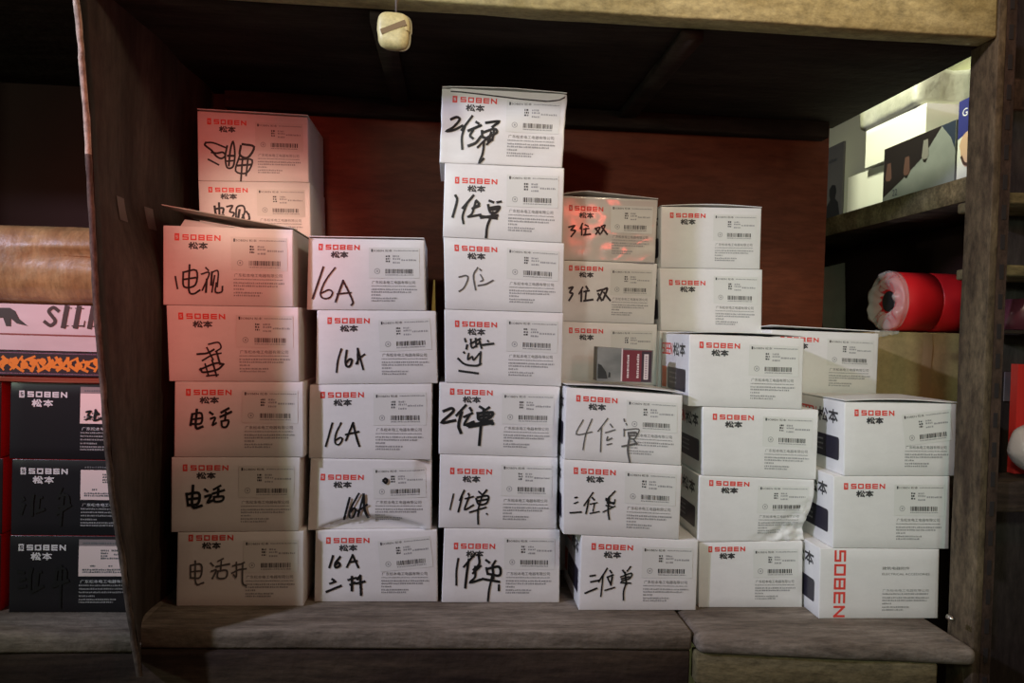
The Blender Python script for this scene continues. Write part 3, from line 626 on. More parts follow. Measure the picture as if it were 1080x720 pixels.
LBL = {
 'A1': ('white carton with crossed-out black scribble, topmost of the far left back stack', GB),
 'A2': ('white carton below the crossed-out one, its writing half hidden by the raised lid', GB),
 'B1': ('white carton with raised lid, handwritten 1 and two Chinese characters, top of leftmost front stack', GF),
 'B2': ('white carton with writing turned sideways, directly under the open-lidded carton on the left', GF),
 'B3': ('reddish lit white carton with two small Chinese characters near its top, third from bottom', GF),
 'B4': ('white carton with bold Chinese for telephone, second from the bottom of leftmost front stack', GF),
 'B5': ('dim white carton with three thin faint characters, bottom of leftmost front stack', GF),
 'C1': ('white carton with large handwritten 16A, top of its stack, a diagonal shade across it', GF),
 'C2': ('white carton with small dry-brushed 16A, second from top in the 16A stack', GF),
 'C3': ('white carton with evenly written 16A in the middle of the 16A stack', GF),
 'C4': ('dented white carton with bold slanted 16A and a bent lower edge', GF),
 'C5': ('white carton with 16A and two Chinese characters beneath it, bottom of its stack', GF),
 'D1': ('rounded white carton marked 2 in thick marker, topmost of the tallest stack', GF),
 'D2': ('white carton marked 1, second from top of the tallest stack', GF),
 'D3': ('white carton with a thin faint handwritten 2, third from top of the tallest stack', GF),
 'D4': ('white carton with bold handwriting running up the face sideways', GF),
 'D5': ('white carton with the boldest handwritten 2, third from bottom of the tallest stack', GF),
 'D6': ('white carton with a thin handwritten 1, second from bottom of the tallest stack', GF),
 'D7': ('white carton with a thick tall handwritten 1, bottom of the tallest stack', GF),
 'E1': ('crumpled white carton with red reflections and handwritten 3, top of its back stack', GB),
 'E2': ('white carton with handwritten 3, directly under the crumpled reddish one', GB),
 'E3': ('white carton standing behind the small maroon packet', GB),
 'E4': ('white carton with handwritten 4, the small maroon packet standing on it', GF),
 'E5': ('white carton with three dashes written first, middle of the stack under the maroon packet', GF),
 'E6': ('white carton with three dashes written first, bottom of its stack on the plank', GF),
 'F1': ('clean white carton without writing, topmost of the right back stack, brown sheet behind', GB),
 'F2': ('clean white carton without writing, just below the topmost one in the right back stack', GB),
 'G1': ('white carton showing a dark printed block on its left side, beside the maroon packet', GF),
 'G2': ('white carton without writing, second from the top of the unmarked front stack', GF),
 'G3': ('white carton with a crumpled torn lower right corner', GF),
 'G4': ('white carton without writing under the crumpled one, standing on the plank', GF),
 'H1': ('white carton with a tilted product label, top of the rightmost front stack', GF),
 'H2': ('white carton in the middle of the rightmost front stack', GF),
 'H3': ('white carton with large red letters running down its edge, bottom of rightmost stack', GF),
 'I1': ('white carton in the back row partly hidden at left, beside the brown cardboard box', GB),
}
HID = ('white carton of the back row, hidden behind the front stacks', 'hidden back row cartons')
cartons = {}
for k, d in BOX.items():
    c = Carton(k, d); cartons[k] = c
    lab, grp = LBL.get(k, HID)
    bl, br = c.P(0, 0), c.P(1, 0)
    root = empty('carton', ((bl.x+br.x)/2, c.y+c.depth/2, min(bl.z, br.z)), lab, 'box', grp)
    c.fn = DENT.get(k)
    c.body(root, [M['film_card' if k == 'E1' else 'card']], nu=44 if k in DENT else 10, nw=40 if k in DENT else 8)
    if k not in LBL: continue
    front_print(c, root); handwriting(c, root, 'pencil' if k in ('B5', 'D3', 'E4') else 'marker', 'faint thin handwriting' if k in ('B5', 'D3') else 'black marker handwriting')
    if k in SIDE: side_print(c, root)
    if k in LIDS:
        rise, shp = LIDS[k]; c.lid(root, [M['card']], rise, shp)
    if k == 'D1':
        # tucked lid edge coming down over the front
        b = MB()
        SEAM = ((0, .028), (.1, .032), (.35, .056), (.6, .085), (.85, .098), (.95, .075), (1, .03))
        def lo(u):
            for (a, p), (b_, q) in zip(SEAM, SEAM[1:]):
                if u <= b_: return 1-(p+(q-p)*(u-a)/(b_-a))
            return 1-.03
        th = .0013
        b.grid(lambda u, v: c.P(.07+.91*u, lo(u)+(1.004-lo(u))*v, 0, th), 20, 3)
        n = len(b.v)
        for i in range(20):
            u0_, u1_ = i/20, (i+1)/20
            b.add([c.P(.07+.91*u0_, lo(u0_), 0, 0), c.P(.07+.91*u1_, lo(u1_), 0, 0), c.P(.07+.91*u1_, lo(u1_), 0, th), c.P(.07+.91*u0_, lo(u0_), 0, th)], [(0, 1, 2, 3)])
        b.out('tuck_flap', M['card'], root, True)
        b = MB(); b.tube([c.P(.07+.91*i/24, lo(i/24)-.006, 0, .0002) for i in range(25)], .0011, 6); b.out('flap_shade_line', M['black_ink'], root, True, 'black line standing for the shaded gap under the tucked flap')  # black tube painted in for the shadow line below the flap
    if k == 'B1':
        b = MB(); t = .0012
        P = [c.P(0, 1, 0), c.P(1, 1, 0), c.P(1, 1, .13), c.P(0, 1, .13)]
        up_ = [.027, .0012, .0012, .026]
        lo_ = [p+Vector((-.002 if i in (0, 3) else 0, -.001 if i < 2 else 0, up_[i])) for i, p in enumerate(P)]
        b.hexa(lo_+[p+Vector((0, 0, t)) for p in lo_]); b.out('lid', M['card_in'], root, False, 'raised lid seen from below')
        b = MB(); q = [c.P(.06, 1, .03), c.P(.50, 1, .03), c.P(.42, 1, .03)+Vector((0, .012, .008)), c.P(.08, 1, .03)+Vector((0, .012, .014))]
        b.hexa(q+[p+Vector((0, .0012, .0004)) for p in q]); b.out('dust_flap', M['card'], root)

# black cartons in the left bay
KQ = [(ZC-.091, -.576, -.4085), (ZC-.1925, -.5725, -.4075), (ZC-.2935, -.5735, -.4075)]
KLB = ['black carton with plain front and 3 on its label, top of the left bay stack',
       'black carton with red reflection across its logo, middle of the left bay stack',
       'black carton with pale logo, bottom of the left bay stack on the plank']
KN = ['K1', 'K2', 'K3']
def black_carton(key, x0, x1, zt, zb, y, lab, grp, show=True):
    c = Carton(key, [y, x0, zt-ZC, x1, zt-ZC, x1, zb-ZC, x0, zb-ZC]); W, H = c.W, c.H
    root = empty('black_carton', ((x0+x1)/2, y+.07, zb), lab, 'box', grp)
    c.body(root, [M['black_card'], M['red_card']], smat=True)
    if not show: return c
    F = Flat(); yy = .845*H
    F.rect(.068*W, .108*W, yy-.045*H, yy+.045*H, 0); F.stroke([(.096*W, yy+.02*H), (.082*W, yy+.02*H), (.082*W, yy), (.096*W, yy), (.096*W, yy-.02*H), (.082*W, yy-.02*H)], .0012, 1, 8e-5)
    F.word('SOBEN', .13*W, .43*W, yy-.037*H, yy+.037*H, .0019, 0)
    F.glyphs(SONG, .17*W, yy-.155*H, .065*W, .082*H, .002, 0); F.glyphs(BEN, .255*W, yy-.155*H, .065*W, .082*H, .0016, 0)
    c.flat(F, 'logo', [M['white_ink'], M['black_ink']], root, .00025, 'pale logo with five wide capital letters')
    F = Flat()
    F.text('广东松本电工电器有限公司', .545*W, .96*W, H*.385, H*.43, 0)
    for v, x1_ in ((.345, .95), (.30, .95), (.255, .93), (.205, .66), (.16, .82), (.125, .80)): F.dashes(.535*W, x1_*W, H*v, H*(v+.02), c.rnd, 1)
    c.flat(F, 'fine_print', [M['white_ink'], M['grey_on_black']], root, .00025)
    G = Flat(); G.rect(.53*W, .985*W, .475*H, .87*H, 0, 0, 6, 4)
    if key != 'K2': G.rect(.53*W, .985*W, .871*H, .955*H, 1, 0, 6, 1)
    st = c.flat(G, 'product_label', [M['paper2'], mat('grey_label_strip', (.28, .22, .21), .5)], root, .0004, 'pale product label')
    T = Flat()
    for v, xa, xb in ((.80, .70, .76), (.765, .70, .76), (.73, .70, .75), (.80, .78, .95), (.75, .80, .96), (.70, .70, .93), (.52, .56, .95), (.55, .56, .9), (.60, .62, .66), (.60, .76, .79), (.895, .56, .95)): T.dashes(xa*W, xb*W, v*H, (v+.022)*H, c.rnd, 0 if v > .56 else 1)
    T.m = [0]*len(T.m)
    c.flat(T, 'label_print', [M['mid_ink']], st, .00055)
    handwriting(c, root, 'marker', 'black marker handwriting', .0009)
    return c
for i in range(3):
    zt, x0, x1 = KQ[i]; zb = KQ[i+1][0]+.0004 if i < 2 else SZ+.0002
    black_carton(KN[i], x0, x1, zt, zb, 1.04, KLB[i], 'black cartons in the left bay')
    black_carton('L%d' % i, x0-.185-.002*i, x0-.0135, zt-.0005, zb, 1.045, 'black carton with red side cut off by the left picture edge, '+('top', 'middle', 'bottom')[i]+' of its stack', 'black cartons in the left bay', False)

# ------------------------------------------------------------------ left bay: things lying on the black cartons
# flat red-edged tray of cartons lids
ztop = ZC-.0905
b = MB(); b.bevel_box(hexP(-.62, -.422, 1.036, 1.17, ztop, ztop+.0085), .002, cuts=4, fn=wob(.001, 20))
tag(b.out('flat_packet', mat('red_pink_wrapper', (.30, .03, .03), .4, c2=(.62, .30, .24), scale=(4, 4, 80)), None, True), 'thin red and pink packet lying on the top black carton', 'packet')
# orange and black patterned box
z0 = ztop+.0095; z1 = z0+.0315
b = MB(); b.bevel_box(hexP(-.66, -.4235, 1.028, 1.16, z0, z1), .0015)
pb = tag(b.out('patterned_box', mat('dark_box_card', (.03, .015, .02), .4)), 'flat dark box with a bright orange tangled pattern along its side', 'box')
F = Flat(); rnd = random.Random(4)
for i in range(21):
    x = i*.0113
    for k in range(2):
        pts = [(x+rnd.uniform(0, .004), .006+rnd.uniform(0, .004)), (x+.007+rnd.uniform(-.003, .003), .015+rnd.uniform(-.004, .004)), (x+.013+rnd.uniform(0, .006), .022+rnd.uniform(-.003, .003))]
        if k: pts = [(p[0], .030-p[1]) for p in pts]
        F.stroke(catmull(pts), rnd.uniform(.0022, .0042), 0, (i*2+k)*1e-5)
    F.disc(x+.006, .015+rnd.uniform(-.004, .004), rnd.uniform(.003, .0055), 0, 5e-4, 7)
F.dashes(0, .236, .0018, .0032, rnd, 1); F.dashes(0, .236, .0285, .0297, rnd, 1)
build('orange_pattern', [Vector((-.66+min(x, .2355), 1.0278-l*.5, z0+max(.001, min(y, .0305)))) for x, y, l in F.v], F.f, [mat('orange_print_bright', (.75, .22, .02), .45), mat('purple_dots', (.25, .12, .18), .5)], pb, F.m, False, 'bright orange pattern')
# white box with SILICone print
z2 = z1+.001; z3 = z2+.060
b = MB(); b.bevel_box(hexP(-.70, -.4255, 1.030, 1.17, z2, z3), .0015)
sb = tag(b.out('white_box', mat('pinkish_white_card', (.62, .51, .49), .5, c2=(.52, .42, .40), scale=(10, 10, 30))), 'white box with large dark capital letters and a brown line, on the patterned box', 'box')
p0 = at(48, 336, 1.030); F = Flat()
def serif(F, ch, x, y, w, h, t=.0064):
    s = .0014; sl = .16*h
    if ch == 'S':
        F.stroke(catmull([(x+w*.95, y+h*.82), (x+w*.6, y+h*.98), (x+w*.25, y+h*.78), (x+w*.5, y+h*.52), (x+w*.75, y+h*.25), (x+w*.4, y+h*.02), (x-.0005, y+h*.2)], 5), t*.7)
    if ch in 'ILC' and ch != 'C':
        F.stroke([(x+w*.3, y), (x+w*.3+sl, y+h)], t); F.rect(x, x+w*.3+t, y, y+s, 0, 3e-5); F.rect(x+sl, x+w*.3+t+sl, y+h-s, y+h, 0, 4e-5)
    if ch == 'L': F.rect(x+w*.3, x+w, y, y+s*1.4, 0, 5e-5); F.stroke([(x+w*.92, y), (x+w, y+h*.3)], s, 0, 6e-5)
    if ch == 'C':
        F.stroke(catmull([(x+w*1.05, y+h*.8), (x+w*.75, y+h), (x+w*.3, y+h*.75), (x+w*.15, y+h*.3), (x+w*.4, y+.0), (x+w*.9, y+h*.15)], 5), t*.75)
h = .0245; x = p0.x
for ch, wd in (('S', .0165), ('I', .010), ('L', .0165), ('I', .010), ('C', .018)):
    serif(F, ch, x, z2+.0325, wd, h); x += wd+.0032
# brown line and the animal picture to the left (a standing dark horse shape)
F.rect(-.699, -.4262, z2+.0195, z2+.0215, 1)
hx = at(0, 330, 1.03).x-.012
horse = [(0, .000), (.006, .000), (.008, .010), (.016, .011), (.020, .000), (.026, .000), (.026, .010), (.033, .004), (.047, .001), (.036, .010), (.031, .020), (.024, .024), (.010, .0235), (.004, .027), (-.006, .026), (-.002, .018)]
F.poly([(hx+a, z2+.0305+bb) for a, bb in horse], 2)
build('box_print', [Vector((x, 1.0296-l, y)) for x, y, l in F.v], F.f, [mat('dark_brown_letters', (.05, .02, .015), .5), mat('brown_line', (.22, .05, .04), .5), mat('dark_picture', (.04, .025, .02), .5)], sb, F.m, False, 'dark letters, line and animal picture')
# tan wrapped bundle on top
def bund(u, v):
    a = v*2*math.pi
    x = -.74+.312*u; k = 1-.25*max(0, abs(u-.5)*2-.8)/.2
    yy = math.cos(a); zz = math.sin(a)
    rz = .0535; ry = .055
    n = noise.noise(Vector((x*9, yy*2, zz*2)))*.003+noise.noise(Vector((x*30, yy*6, zz*6)))*.0012
    fz = abs(zz)**.72*(1 if zz > 0 else -1); fy = abs(yy)**.6*(1 if yy > 0 else -1)
    crease = .015*math.exp(-((zz-.14+.14*(u-.8))/.045)**2)*(1 if yy < 0 else 0)*max(0, min(1, (u-.35)*4))
    return Vector((x, 1.095+fy*(ry*k+n)+crease, z3+.0012+rz+fz*(rz+n*.6)*(.97+.03*k)-.0012))
b = MB(); b.grid(bund, 50, 48)
n = len(b.v); ring = 51
for e in (0, 50):
    cc = sum((b.v[j*ring+e] for j in range(48)), Vector())/48; b.v.append(cc); ci = len(b.v)-1
    for j in range(48):
        q = (j*ring+e, (j+1)*ring+e, ci); b.f.append(q if e == 0 else q[::-1]); b.m.append(0)
bd = tag(b.out('wrapped_bundle', M['tan_wrap'], None, True), 'tan plastic-wrapped bundle lying on the white box', 'bundle')
b = MB(); rnd = random.Random(11)
for i in range(3):
    cx = -.447+.012*i-.012; cz = z3+.108
    b.grid(lambda u, v: Vector((cx+.007*math.cos(u*6.283)*math.sin(v*3.14), 1.085+.007*math.sin(u*6.283)*math.sin(v*3.14), cz+.003+.006*math.cos(v*3.14)+.002*noise.noise(Vector((u*9, v*9, i))))), 8, 6)
b.out('twisted_wrap_end', mat('yellowish_wrap', (.62, .55, .26), .4), bd, True, 'yellowish twisted ends of the wrapping')

# ------------------------------------------------------------------ small things in and in front of the cabinet
# maroon packet on the carton with the 4
p0 = at(630, 404, 1.10); p1 = at(688, 404, 1.10); E4 = cartons['E4']
zb = max(E4.P(.32, 1, .055).z, E4.P(.72, 1, .055).z)+.0085
x0, x1 = p0.x, p1.x; hh = .0505; xm = x0+.42*(x1-x0)
b = MB(); b.bevel_box([(x0, 1.10, zb), (x1, 1.10, zb-.001), (x1, 1.135, zb-.001), (x0, 1.135, zb), (x0, 1.10, zb+hh), (x1, 1.10, zb+hh-.003), (x1, 1.135, zb+hh-.003), (x0, 1.135, zb+hh)], .0012)
pk = tag(b.out('maroon_packet', mat('grey_green_print', (.13, .135, .12), .45, c2=(.24, .24, .21), scale=(20, 20, 40))), 'small grey and maroon packet standing on the carton marked 4', 'packet')
F = Flat(); L = x1-x0
F.rect(.42*L, .445*L, .001, hh-.001, 1); F.rect(.445*L, .975*L, .0005, hh-.0035, 0, 1e-5); F.rect(.79*L, .975*L, .0005, hh-.0045, 4, 2e-5); F.rect(.835*L, .915*L, .004, hh-.009, 1, 4e-5, 1, 6)
F.poly([(.0, .004), (.18*L, .004), (.15*L, .014), (.06*L, .024), (.0, .026)], 2, 1e-5); F.poly([(.19*L, .006), (.23*L, .006), (.23*L, .013), (.20*L, .014)], 2, 2e-5)
rnd = random.Random(3); y = .007
for xx, w_, m in ((.545*L, .0028, 1), (.725*L, .0030, 1)):
    y = .006
    while y < hh-.010:
        g_ = rnd.uniform(.0014, .0030); F.rect(xx-w_*.5+rnd.uniform(-.0004, .0004), xx+w_*.5, y, y+g_, 1, 5e-5); y += g_+rnd.uniform(.0005, .0011)
y = .006
while y < hh-.011: F.rect(.855*L, .895*L, y, y+.002, 3, 8e-5); y += .0034
build('packet_print', [Vector((x0+x, 1.0996-l, zb+y*(1-.0)-.001*x/L*0)) for x, y, l in F.v], F.f, [mat('maroon', (.15, .012, .022), .4), mat('pale_pink_print', (.62, .52, .50), .5), mat('near_black_print', (.012, .014, .012), .5), mat('mauve_print', (.30, .22, .24), .5), mat('dark_plum', (.03, .01, .02), .45)], pk, F.m, False, 'maroon label with pale upright lettering')
# yellow strip standing in the gap between stacks
C2 = cartons['C2']
zt = C2.P(.97, 1).z
pa, pbt = at(455.3, 327, 1.115), at(460.5, 327, 1.115); pt_ = at(458, 295, 1.115)
zy = C2.P(.985, 1, .04).z+.0006
b = MB(); b.hexa([(pa.x, 1.11, zy), (pbt.x-.0015, 1.11, zy), (pbt.x-.0015, 1.125, zy), (pa.x, 1.125, zy), (pt_.x-.001, 1.114, pt_.z), (pt_.x+.001, 1.114, pt_.z), (pt_.x+.001, 1.12, pt_.z), (pt_.x-.001, 1.12, pt_.z)])
tag(b.out('yellow_wedge', mat('yellow_card', (.46, .34, .05), .5)), 'narrow yellow wedge in the gap right of the large 16A carton', 'scrap')
# hanging pull switch
HY = .86
c0 = at(415, 33, HY)
sw = empty('hanging_switch', (c0.x, HY, c0.z-.024), 'yellowed plastic cord switch hanging in front of the upper shelf', 'switch')
def sq(u, v, half, dep, dy, hw, ex=.55):
    a = u*2*math.pi; ca, sa = math.cos(a), math.sin(a)
    t = v*math.pi/2
    k = math.cos(t)**.45 if v < 1 else 0
    x = math.copysign(abs(ca)**ex, ca)*half*k*(1-.06*(math.sin(a) < 0)); z = math.copysign(abs(sa)**ex, sa)*hw*k
    return Vector((c0.x+x+.06*z*0, HY+dy-dep*math.sin(t), c0.z+z-.04*x))
b = MB(); b.grid(lambda u, v: sq(u, v, .0182, .009, 0, .0205), 40, 12)
b.grid(lambda u, v: sq(1-u, v, .0182, -.0005, 0, .0205), 40, 3)
b.out('switch_body', M['switch'], sw, True)
b = MB(); b.grid(lambda u, v: sq(u, v, .0182, .0, .0008, .0205)+Vector((.0025, 0, -.0005)), 40, 3); b.grid(lambda u, v: sq(1-u, v, .0182, -.011, .0008, .0205)+Vector((.0025, 0, -.0005)), 40, 10)
b.out('back_cover', mat('olive_plastic', (.24, .19, .09), .5), sw, True, 'duller rear half')
b = MB(); d = Vector((.0135, 0, .0058)); nrm = Vector((-.15, 0, .35)).normalized()*.0029
cc = Vector((c0.x+.0006, HY-.0094, c0.z+.0012))
b.bevel_box([cc-d-nrm, cc+d-nrm, cc+d-nrm+Vector((0, .004, 0)), cc-d-nrm+Vector((0, .004, 0)), cc-d+nrm, cc+d+nrm*1.2, cc+d+nrm+Vector((0, .004, 0)), cc-d+nrm+Vector((0, .004, 0))], .0004)
b.out('rocker_slot', M['switch_dark'], sw, False, 'brown slanted rocker')
b = MB(); b.tube([c0+Vector((.0025, .001, .0195)), c0+Vector((.0022, .001, .03)), c0+Vector((.0018, .002, .08)), c0+Vector((.0015, .004, .2))], .0012, 8); b.out('cord', M['cord'], sw, True)

# ------------------------------------------------------------------ the rack along the right wall, seen past the end of the back sheet
rack = empty('side_rack', (.89, 1.55, 0), 'dim wooden rack along the right wall behind the steel post', 'shelf')
SX, RZ, LZ = .785, ZC+.224, ZC-.25
def rbox(name, x0, x1, y0, y1, z0, z1, m): b = MB(); b.bevel_box(hexP(x0, x1, y0, y1, z0, z1), .002, cuts=5, fn=wob(.0008, 12)); return b.out(name, M[m], rack, True)
b = MB(); b.bevel_box([(.776, 1.09, RZ), (.985, 1.09, RZ), (.985, 2.25, RZ), (.80, 2.25, RZ), (.776, 1.09, RZ+.024), (.985, 1.09, RZ+.024), (.985, 2.25, RZ+.024), (.80, 2.25, RZ+.024)], .002); b.out('rack_shelf', M['old_wood'], rack, True)
b = MB(); b.bevel_box([(.772, 1.09, RZ-.012), (.7765, 1.09, RZ-.012), (.7995, 2.25, RZ-.012), (.795, 2.25, RZ-.012), (.772, 1.09, RZ+.0245), (.7765, 1.09, RZ+.0245), (.7995, 2.25, RZ+.0245), (.795, 2.25, RZ+.0245)], .001); b.out('shelf_lip', M['apron'], rack, True)
rbox('rack_shelf', .745, .985, 1.10, 2.25, LZ-.024, LZ, 'old_wood')
rbox('rack_shade_sheet', .978, .985, 1.13, 2.25, .001, RZ-.001, 'shade_back')  # dark sheet added in place of shade below the rack shelf
rbox('rack_shelf', .785, .985, 1.10, 2.25, ZC+.62, ZC+.644, 'old_wood')
for y in (1.095, 2.26):
    for x in (.945,): rbox('rack_post', x, x+.04, y, y+.03, 0, 2.0, 'post_face')
rbox('rack_post', .80, .84, 2.26, 2.29, 0, 2.0, 'post_face')
ZT = RZ+.0245
# large white box (upper, overhanging) and its narrower lower box
b = MB(); b.bevel_box(hexP(.812, .97, 1.385, 1.52, ZT, ZC+.331), .0015)
tag(b.out('white_box', M['white_box']), 'narrow white box standing behind the dark picture box on the right rack', 'box', 'white boxes on the right rack')
b = MB(); b.bevel_box(hexP(.8, .97, 1.245, 1.435, ZC+.3325, ZC+.405), .0015)
tag(b.out('white_box', M['white_box']), 'brightly lit long white box lying under the pale wrapped parcel', 'box', 'white boxes on the right rack')
b = MB()
b.bevel_box(hexP(.792, .95, 1.262, 1.455, ZC+.4065, ZC+.475), .012, seg=3, cuts=8, fn=lambda p: p+Vector((noise.noise(p*28)*.006, noise.noise(p*25+Vector((3, 0, 0)))*.006, noise.noise(p*26+Vector((0, 5, 0)))*.0035 if p.z > ZC+.43 else 0)))
tag(b.out('wrapped_parcel', M['wrap'], None, True), 'pale crumpled plastic-wrapped parcel on top of the white box', 'parcel')
# dark picture box in front
b = MB(); b.bevel_box([(.793, 1.155, ZT+.0005), (.806, 1.155, ZT+.0005), (.824, 1.362, ZT+.0005), (.796, 1.362, ZT+.0005), (.793, 1.155, ZC+.352), (.806, 1.155, ZC+.352), (.824, 1.362, ZC+.352), (.796, 1.362, ZC+.352)], .001)
db = tag(b.out('picture_box', mat('grey_print', (.22, .235, .23), .5, c2=(.15, .165, .16), scale=(14, 14, 14))), 'dark and grey picture box leaning at the front of the right rack', 'box')
F = Flat(); HB = ZC+.352-ZT; LB = .207
F.poly([(.001, .012), (.001, HB-.001), (.170, HB-.001), (.125, HB*.62), (.06, HB*.34)], 0)  # dark area across the upper left of the face
F.poly([(.170, HB-.001), (.206, HB-.001), (.206, HB*.55), (.195, HB*.75)], 3, 1e-5)
for i, (a, bb) in enumerate(((.018, .045), (.075, .045), (.128, .062))):
    F.poly([(a-.006, bb+.028), (a+.006, bb+.028), (a+.010, bb), (a+.004, bb-.007), (a-.006, bb-.006), (a-.010, bb+.002)], 1 if i < 2 else 4, 3e-5+i*1e-5)
    F.poly([(a-.007, bb-.004), (a+.006, bb-.005), (a+.002, bb-.010), (a-.004, bb-.009)], 2, 6e-5+i*1e-5)
F.text('22', .032, .048, .010, .022, 3, 3e-5)
def lean(x, y, l): return Vector((.796-.003*(x/LB)-.0004-l, 1.362-.207*x/LB, ZT+.0005+y))
build('picture_print', [lean(*p) for p in F.v], F.f, [mat('dark_area', (.012, .008, .010), .5), mat('skin_tone_print', (.10, .05, .042), .5), mat('black_print_2', (.01, .008, .008), .5), mat('blue_black_print', (.02, .03, .06), .5), mat('grey_print_2', (.20, .19, .18), .5)], db, F.m, False, 'picture print with pale shapes and a dark upper-left area')
# blue-topped box at the near end
b = MB(); b.bevel_box([(.791, 1.098, ZT+.0005), (.85, 1.098, ZT+.0005), (.85, 1.150, ZT+.0005), (.793, 1.150, ZT+.0005), (.791, 1.098, ZC+.378), (.85, 1.098, ZC+.378), (.85, 1.150, ZC+.378), (.793, 1.150, ZC+.378)], .001)
bb_ = tag(b.out('blue_topped_box', mat('white_box_card_2', (.66, .66, .62), .5)), 'white box with blue top band beside the steel post', 'box')
F = Flat(); HB = ZC+.378-ZT; LB = .052
F.rect(.0005, .0515, HB*.62, HB-.0005, 0); F.poly([(.0005, HB*.62), (.0515, HB*.62), (.0515, HB*.56), (.026, HB*.60), (.0005, HB*.53)], 0, 1e-5)
F.text('GET', .010, .046, HB*.79, HB*.885, 1, 4e-5)
pts = [(.026+.022*math.cos(i*math.tau/20)*(1 if i < 10 else .8), HB*.38+.028*math.sin(i*math.tau/20)) for i in range(20)]; F.poly(pts, 2, 2e-5)
F.stroke(catmull([(.012, HB*.30), (.020, HB*.21), (.034, HB*.20), (.046, HB*.28)]), .005, 3, 5e-5); F.disc(.030, HB*.36, .003, 3, 5e-5)
build('box_print', [Vector((.793-.002*x/LB-.0004-l, 1.150-.052*x/LB, ZT+.0005+y)) for x, y, l in F.v], F.f, [mat('blue_print', (.03, .035, .20), .45), mat('white_letters', (.75, .75, .78), .5), mat('peach_print', (.55, .36, .26), .5), mat('dark_brown_print', (.06, .03, .025), .5)], bb_, F.m, False, 'blue band with white letters over a peach coloured picture')
# framed poster on the wall beyond
b = MB(); b.bevel_box(hexP(.984, .989, 1.87, 2.02, ZT+.002, ZC+.50), .004)
ps = tag(b.out('dark_poster', mat('poster_grey', (.10, .095, .075), .5)), 'dark grey poster with a black figure, standing at the far end of the rack', 'poster')
F = Flat(); X = lambda d: 2.02-d
F.poly([(.05, 0), (.14, 0), (.142, .06), (.132, .095), (.115, .108), (.122, .125), (.116, .142), (.098, .146), (.084, .136), (.084, .12), (.09, .108), (.07, .09), (.058, .05)], 0); F.dashes(.012, .12, .205, .214, random.Random(2), 1)
build('figure_print', [Vector((.9836-l, 2.02-x, ZT+.003+y)) for x, y, l in F.v], F.f, [mat('figure_black', (.008, .008, .008), .6), mat('poster_text', (.05, .05, .045), .6)], ps, F.m, False, 'black standing figure')
# cardboard box and red tape rolls on the lower rack shelf
pT = at(925, 350, 1.30); zc = ZC+.012
b = MB(); b.bevel_box(hexP(.757, .93, 1.30, 1.50, LZ+.002, zc), .003, cuts=4, fn=wob(.001, 12))
cb = tag(b.out('cardboard_box', M['kraft'], None, True), 'brown cardboard box under the red tape rolls', 'box')
b = MB(); b.grid(lambda u, v: Vector((.845+.018*u+.001*math.sin(v*30), 1.2985-.0006*math.sin(u*3.1), LZ+.004+(zc-LZ-.006)*v)), 3, 20); b.out('packing_tape', mat('tan_tape', (.40, .30, .15), .25, .6), cb, True, 'shiny tape strip down the front')
ry, rx0, rr = 1.375, .812, .056
tr = empty('tape_roll_pack', (.89, ry, zc), 'shrink-wrapped red tape rolls lying on the cardboard box', 'tape')
for i in range(2):
    b = MB(); xa = rx0+.012+i*.0725; xb = xa+.0722
    prof = [(xa, .020), (xa, rr-.002), (xa+.002, rr), (xb-.002, rr), (xb, rr-.002), (xb, .020), (xa, .020)]
    b.grid(lambda u, v: Vector((prof[min(6, int(round(v*6)))][0], ry+prof[int(round(v*6))][1]*math.cos(u*math.tau), zc+rr+.0015+prof[int(round(v*6))][1]*math.sin(u*math.tau))), 40, 6)
    b.out('tape_roll', M['red_tape'], tr, True)
b = MB(); b.tube([(rx0+.010, ry, zc+rr+.0015), (rx0+.013, ry, zc+rr+.0015)], .019, 20); b.out('core_shade', M['dark_item'], tr, False, 'dark plug standing for the shaded hollow core')  # dark plug painted in for the shade inside the roll
b = MB()
def film(u, v):
    a = u*math.tau; n = noise.noise(Vector((math.cos(a)*3, math.sin(a)*3, v*4)))
    if v < .5:
        t = v/.5; r = rr*(.40+.62*t)+.004*n; x = rx0+.009-.014*math.sin(t*2.6)*.7-.009*n
    else:
        t = (v-.5)/.5; r = rr+.0015+.0012*n; x = rx0+.006+t*.010
    return Vector((x, ry+r*math.cos(a), zc+rr+.0015+r*math.sin(a)*(1 if math.sin(a) > -.9 else .97)))
b.grid(film, 60, 24); b.out('film_wrap', M['film'], tr, True, 'clear crinkled film')
b = MB()
b.grid(lambda u, v: Vector((.752+.045*u, 1.2965-.004*abs(noise.noise(Vector((u*5, v*5, 2))))-.001+.010*max(0, 1-v*3), zc+.0015-.020*max(0, v-.33)*(1-.6*u)+.002*noise.noise(Vector((u*9, v*3, 4)))*(v > .3))), 16, 8)
tag(b.out('film_scrap', M['film'], None, True), 'loose scrap of clear film on the edge of the cardboard box', 'film')
